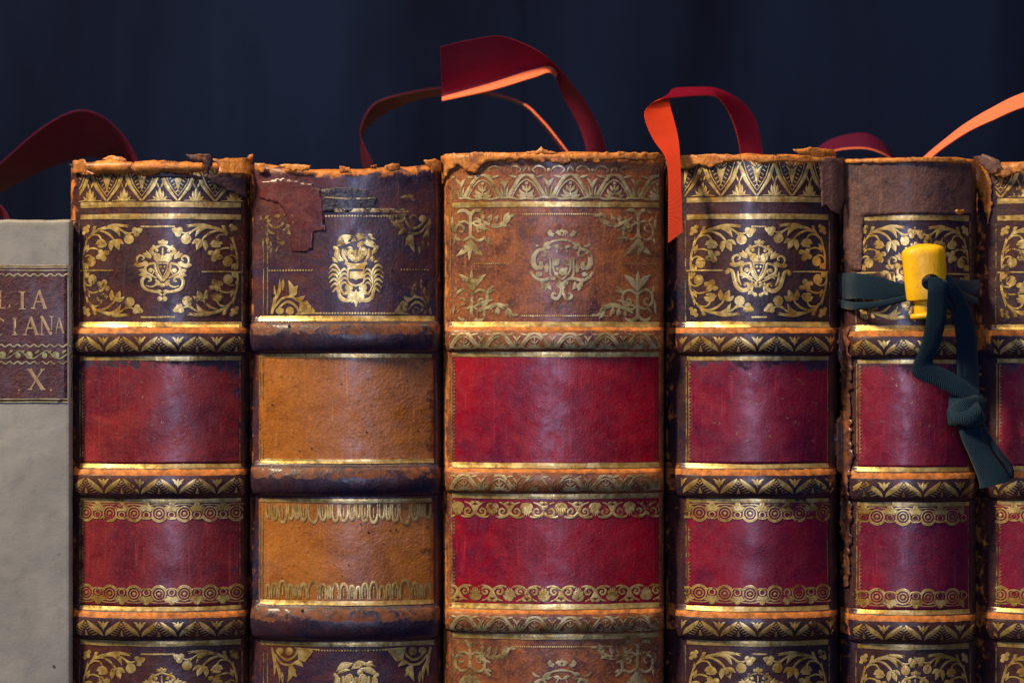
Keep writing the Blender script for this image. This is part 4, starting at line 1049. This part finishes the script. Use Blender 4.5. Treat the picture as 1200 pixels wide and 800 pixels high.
o = band_strip('bookmark_ribbon', [(441, 205, 60), (434, 186, 60), (424, 165, 62), (424, 146, 62), (440, 121, 64), (478, 109, 66), (520, 103, 68), (565, 107, 70), (610, 120, 70), (634, 140, 66), (655, 165, 62), (672, 188, 60), (680, 205, 60)],
               [(430, 205, 74), (424, 186, 74), (424, 165, 76), (430, 150, 72), (450, 133, 74), (485, 118, 76), (522, 111, 78), (565, 110, 78), (610, 122.5, 78), (632, 142, 74), (651, 166, 68), (667, 188, 64), (675, 205, 64)], M['ribbon_d'], .0006, edge=M['ribbon_c'], edge_from=.66)  # coral edge paints the light caught on the descending part
tag(o, 'thin dark maroon ribbon looping behind the folded ribbon end, down to the navy book', 'ribbon', RG)
# loop over the gap right of the mottled book
P_ = [(783, 285, -4), (783, 250, -4), (783, 210, -3), (780, 185, -1), (766, 164, 2), (756.5, 142, 4), (757, 128, 6), (772, 117, 10), (793, 114, 16), (820, 112, 24), (840, 114, 31), (853, 130, 38), (863, 155, 42), (868, 182, 44), (869, 205, 44)]
Q_ = [(800, 272, -4), (799, 250, -4), (798, 215, -3), (797, 188, 0), (795, 164, 4), (790, 142, 8), (785, 124, 13), (784, 112, 18), (790, 104, 24), (815, 102.5, 31), (840, 104, 37), (868, 118, 42), (886, 142, 45), (894, 182, 46), (895, 205, 46)]
o = band_strip('bookmark_ribbon', P_, Q_, M['ribbon_r'], back=M['ribbon_o'])  # inner side coloured dark crimson for shade, outer side bright as if lit
tag(o, 'orange red ribbon looping up and hanging down the gap, its cut end pointed', 'ribbon', RG)
o = band_strip('bookmark_ribbon', [(164, 205, 62), (160, 185, 62), (143, 157, 60), (115, 134, 58), (85, 131, 58), (45, 153, 58), (0, 192, 56), (-35, 222, 54), (-48, 245, 52), (-30, 240, 44), (-8, 236, 40), (8, 250, 38), (14, 275, 36)],
               [(150, 215, 92), (142, 200, 92), (128, 190, 92), (108, 184, 92), (85, 187, 92), (45, 202, 92), (0, 226, 88), (-30, 248, 80), (-38, 268, 72), (-28, 258, 60), (-10, 246, 52), (2, 256, 48), (6, 275, 46)], M['ribbon_l'])
tag(o, 'blurred maroon ribbon arching at the left behind the vellum book', 'ribbon', RG)
o = band_strip('bookmark_ribbon', [(962, 205, 40), (966, 186, 40), (980, 176, 34), (1010, 173.5, 30), (1030, 178, 30), (1046, 188, 32), (1052, 205, 34)],
               [(950, 205, 62), (955, 180, 62), (975, 164, 60), (1008, 157, 58), (1028, 163, 56), (1044, 180, 54), (1050, 205, 52)], M['ribbon_l'], .0008, edge=M['ribbon_c'])  # lit edge line of the arch painted in coral
tag(o, 'low purple ribbon arch with a bright pink edge behind the torn brown head', 'ribbon', RG)
o = band_strip('bookmark_ribbon', [(1064, 205, 30), (1083, 184, 28), (1108, 163, 24), (1130, 146, 20), (1160, 128, 16), (1200, 109, 12), (1260, 95, 10), (1300, 130, 16), (1310, 205, 24)],
               [(1076, 205, 22), (1093, 184, 20), (1114, 168, 18), (1138, 153, 14), (1164, 141, 9), (1200, 126, 3), (1262, 112, 2), (1288, 140, 8), (1295, 205, 16)], M['ribbon_c'])
tag(o, 'bright coral ribbon rising to the right edge of the picture', 'ribbon', RG)

# --- dark tape tied round book E
tape = thing('tape_tie', 'dark teal herringbone tape tied round the book, its knotted ends hanging', 'tape')
def tp(name, P, Q, thick=.0012, nw=8, n=8, cup=0.0, world=False):
    o = band_strip(name, P, Q, M['tape'], thick, nw, n, True, cup, world=world); o.parent = tape; return o
# round the book: from the toggle left, round the boards, back in from the right
tp('wrap', [(1078, 331, -4.5), (1058, 333, -4.5), (1030, 325, -3.2), (1005, 320, 0.2), (996, 319, 7), (991, 319, 15), (990, 319, 60), (990, 322, 205), (996, 322, 214), (1065, 322, 216), (1150, 322, 214), (1158, 322, 205), (1158.5, 322, 60), (1158, 324, 22), (1153, 326, 12), (1134, 328, 3), (1104, 324, -3.6), (1085, 326, -4.5)],
   [(1078, 346, -4.5), (1058, 349, -4.5), (1030, 351, -3.2), (1005, 350, 0.2), (996, 350, 7), (991, 350, 15), (990, 350, 60), (990, 350, 205), (996, 350, 214), (1065, 350, 216), (1150, 350, 214), (1158, 350, 205), (1158.5, 350, 60), (1158, 347, 22), (1153, 346, 12), (1134, 343, 3), (1104, 337, -3.6), (1085, 338, -4.5)], .0009, world=True)
tp('wrap', [(1072, 343, -5.2), (1050, 348, -5.0), (1025, 353, -3.8), (1003, 354, -0.2), (995, 352, 7), (990, 350, 15), (989.5, 350, 60)],
   [(1072, 349, -5.2), (1050, 356, -5.0), (1025, 361, -3.8), (1003, 363, -0.2), (995, 362, 7), (990, 360, 15), (989.5, 360, 60)], .0010, world=True)
tp('wrap', [(1100, 331, -5), (1120, 338, -1.5), (1138, 345, 4), (1152, 348, 12), (1158, 348, 24)], [(1100, 337, -5), (1120, 346, -1.5), (1138, 354, 4), (1152, 357, 12), (1158, 357, 24)], .0009, world=True)
# front strand: out of the toggle hole, over, down, left bend, across to the knot
tp('strand', [(1076, 336, -9), (1080, 328, -15.5), (1087, 327, -17), (1087, 345, -17), (1085, 375, -14), (1079, 405, -10), (1070, 428, -7.5), (1072, 442, -7), (1095, 452, -7.5), (1120, 464, -8.5), (1140, 474, -9)],
   [(1090, 350, -11), (1095, 330, -17), (1110, 330, -18.5), (1111, 348, -17), (1108, 378, -15), (1101, 405, -11), (1094, 420, -8.5), (1096, 427, -8), (1112, 434, -8.5), (1132, 446, -9.5), (1148, 458, -10)], .0016)
tp('strand', [(1090, 327, -10), (1100, 327, -13), (1108, 338, -13), (1118, 356, -10), (1127, 385, -6), (1129, 420, -4), (1130, 450, -5), (1130, 472, -7)],
   [(1092, 322, -8), (1110, 321, -11), (1122, 333, -11), (1134, 355, -8), (1143, 385, -4), (1146, 420, -2), (1147, 450, -3), (1148, 472, -5)], .0015)
tp('strand', [(1104, 332, -8), (1110, 350, -7.5), (1117, 372, -5.5), (1121, 400, -4), (1122, 440, -3.5), (1126, 470, -5)],
   [(1112, 330, -7), (1122, 350, -6), (1128, 372, -4), (1132, 400, -2), (1134, 440, -2), (1138, 470, -3)], .0022)
# knot: two turns and a core
tp('knot', [(1112, 462, -4), (1112, 480, -8), (1118, 494, -12), (1134, 500, -13), (1148, 496, -11)], [(1140, 456, -6), (1146, 470, -11), (1150, 480, -14), (1154, 486, -13), (1153, 488, -11)], .0030, 10)
tp('knot', [(1115, 470, -3), (1118, 490, -5), (1124, 506, -7)], [(1150, 462, -3), (1153, 482, -5), (1152, 502, -7)], .0050, 10)
tp('knot', [(1112, 476, -7), (1128, 466, -12), (1150, 462, -9)], [(1113, 500, -7), (1134, 494, -12.5), (1153, 482, -9)], .0024, 10)
# tails
tp('tail', [(1122, 494, -7), (1126, 512, -8), (1136, 535, -8), (1146, 560, -8), (1148, 572, -8)], [(1148, 492, -9), (1152, 510, -10), (1164, 532, -11), (1178, 552, -12), (1184, 563, -12)], .0026, 10, cup=.10)
tp('tail', [(1138, 492, -4), (1146, 512, -3), (1160, 532, -3), (1174, 548, -3), (1182, 562, -3)], [(1150, 490, -8), (1160, 510, -11), (1174, 530, -12), (1186, 546, -11), (1187, 560, -9)], .0022, 10)
# --- yellow toggle
tog = thing('cord_toggle', 'yellow plastic cord toggle held by the dark tape', 'toggle')
tog.location = P3(1080, 330, -.0096); tog.rotation_euler = (0, math.radians(-4.5), 0)
def lathe(name, prof, mat, parent, fl=.82, n=48, p=2.4):
    """prof: (radius, z) in layout units about the toggle centre; slightly squared oval section"""
    V, F = [], []
    for r, z in prof:
        for k in range(n):
            a = 2 * math.pi * k / n; c, s = math.cos(a), math.sin(a)
            V.append(((abs(c) ** (2 / p)) * math.copysign(1, c) * r * S, (abs(s) ** (2 / p)) * math.copysign(1, s) * r * S * fl, z * S))
    m = len(prof)
    for i in range(m - 1):
        for k in range(n): F.append((i * n + k, i * n + (k + 1) % n, (i + 1) * n + (k + 1) % n, (i + 1) * n + k))
    F.append(tuple(range(n - 1, -1, -1))); F.append(tuple((m - 1) * n + k for k in range(n)))
    me = mesh(name, V, F); bm = bmesh.new(); bm.from_mesh(me); bmesh.ops.recalc_face_normals(bm, faces=bm.faces); bm.to_mesh(me); bm.free()
    return link(name, me, mat, parent)
bodyo = lathe('barrel', [(21.5, -22), (23.2, -21), (23.8, -18), (24.2, -5), (24.7, 15), (25.0, 30), (24.7, 34.0), (23.2, 37.2), (20.4, 39.4), (14, 41.6), (7, 42.8), (.8, 43.2)], M['yellow'], tog)
# cut the cross hole for the tape
bm = bmesh.new(); bmesh.ops.create_cone(bm, cap_ends=True, segments=28, radius1=9.6 * S, radius2=9.6 * S, depth=.03)
for v in bm.verts: x, y, z = v.co; v.co = (x * 1.15 + 3 * S, z, y - 2 * S)
bmesh.ops.recalc_face_normals(bm, faces=bm.faces)
cm = bpy.data.meshes.new('cut'); bm.to_mesh(cm); bm.free(); cut = bpy.data.objects.new('cut', cm); COL.objects.link(cut)
cut.parent = tog
md = bodyo.modifiers.new('hole', 'BOOLEAN'); md.object = cut; md.operation = 'DIFFERENCE'; md.solver = 'EXACT'
bpy.context.view_layer.update()
dg = bpy.context.evaluated_depsgraph_get(); nm = bpy.data.meshes.new_from_object(bodyo.evaluated_get(dg))
bodyo.modifiers.clear(); bodyo.data = nm; nm.set_sharp_from_angle(angle=math.radians(40))
bpy.data.objects.remove(cut)
lathe('plunger', [(15.5, -37), (16.2, -36), (16.2, -18)], M['yellow'], tog, .8)
lathe('plunger_rim', [(18.5, -43.5), (20.4, -42.6), (21.2, -40.5), (20.8, -38), (19, -36.8), (15, -36.6)], M['yellow'], tog, .8)
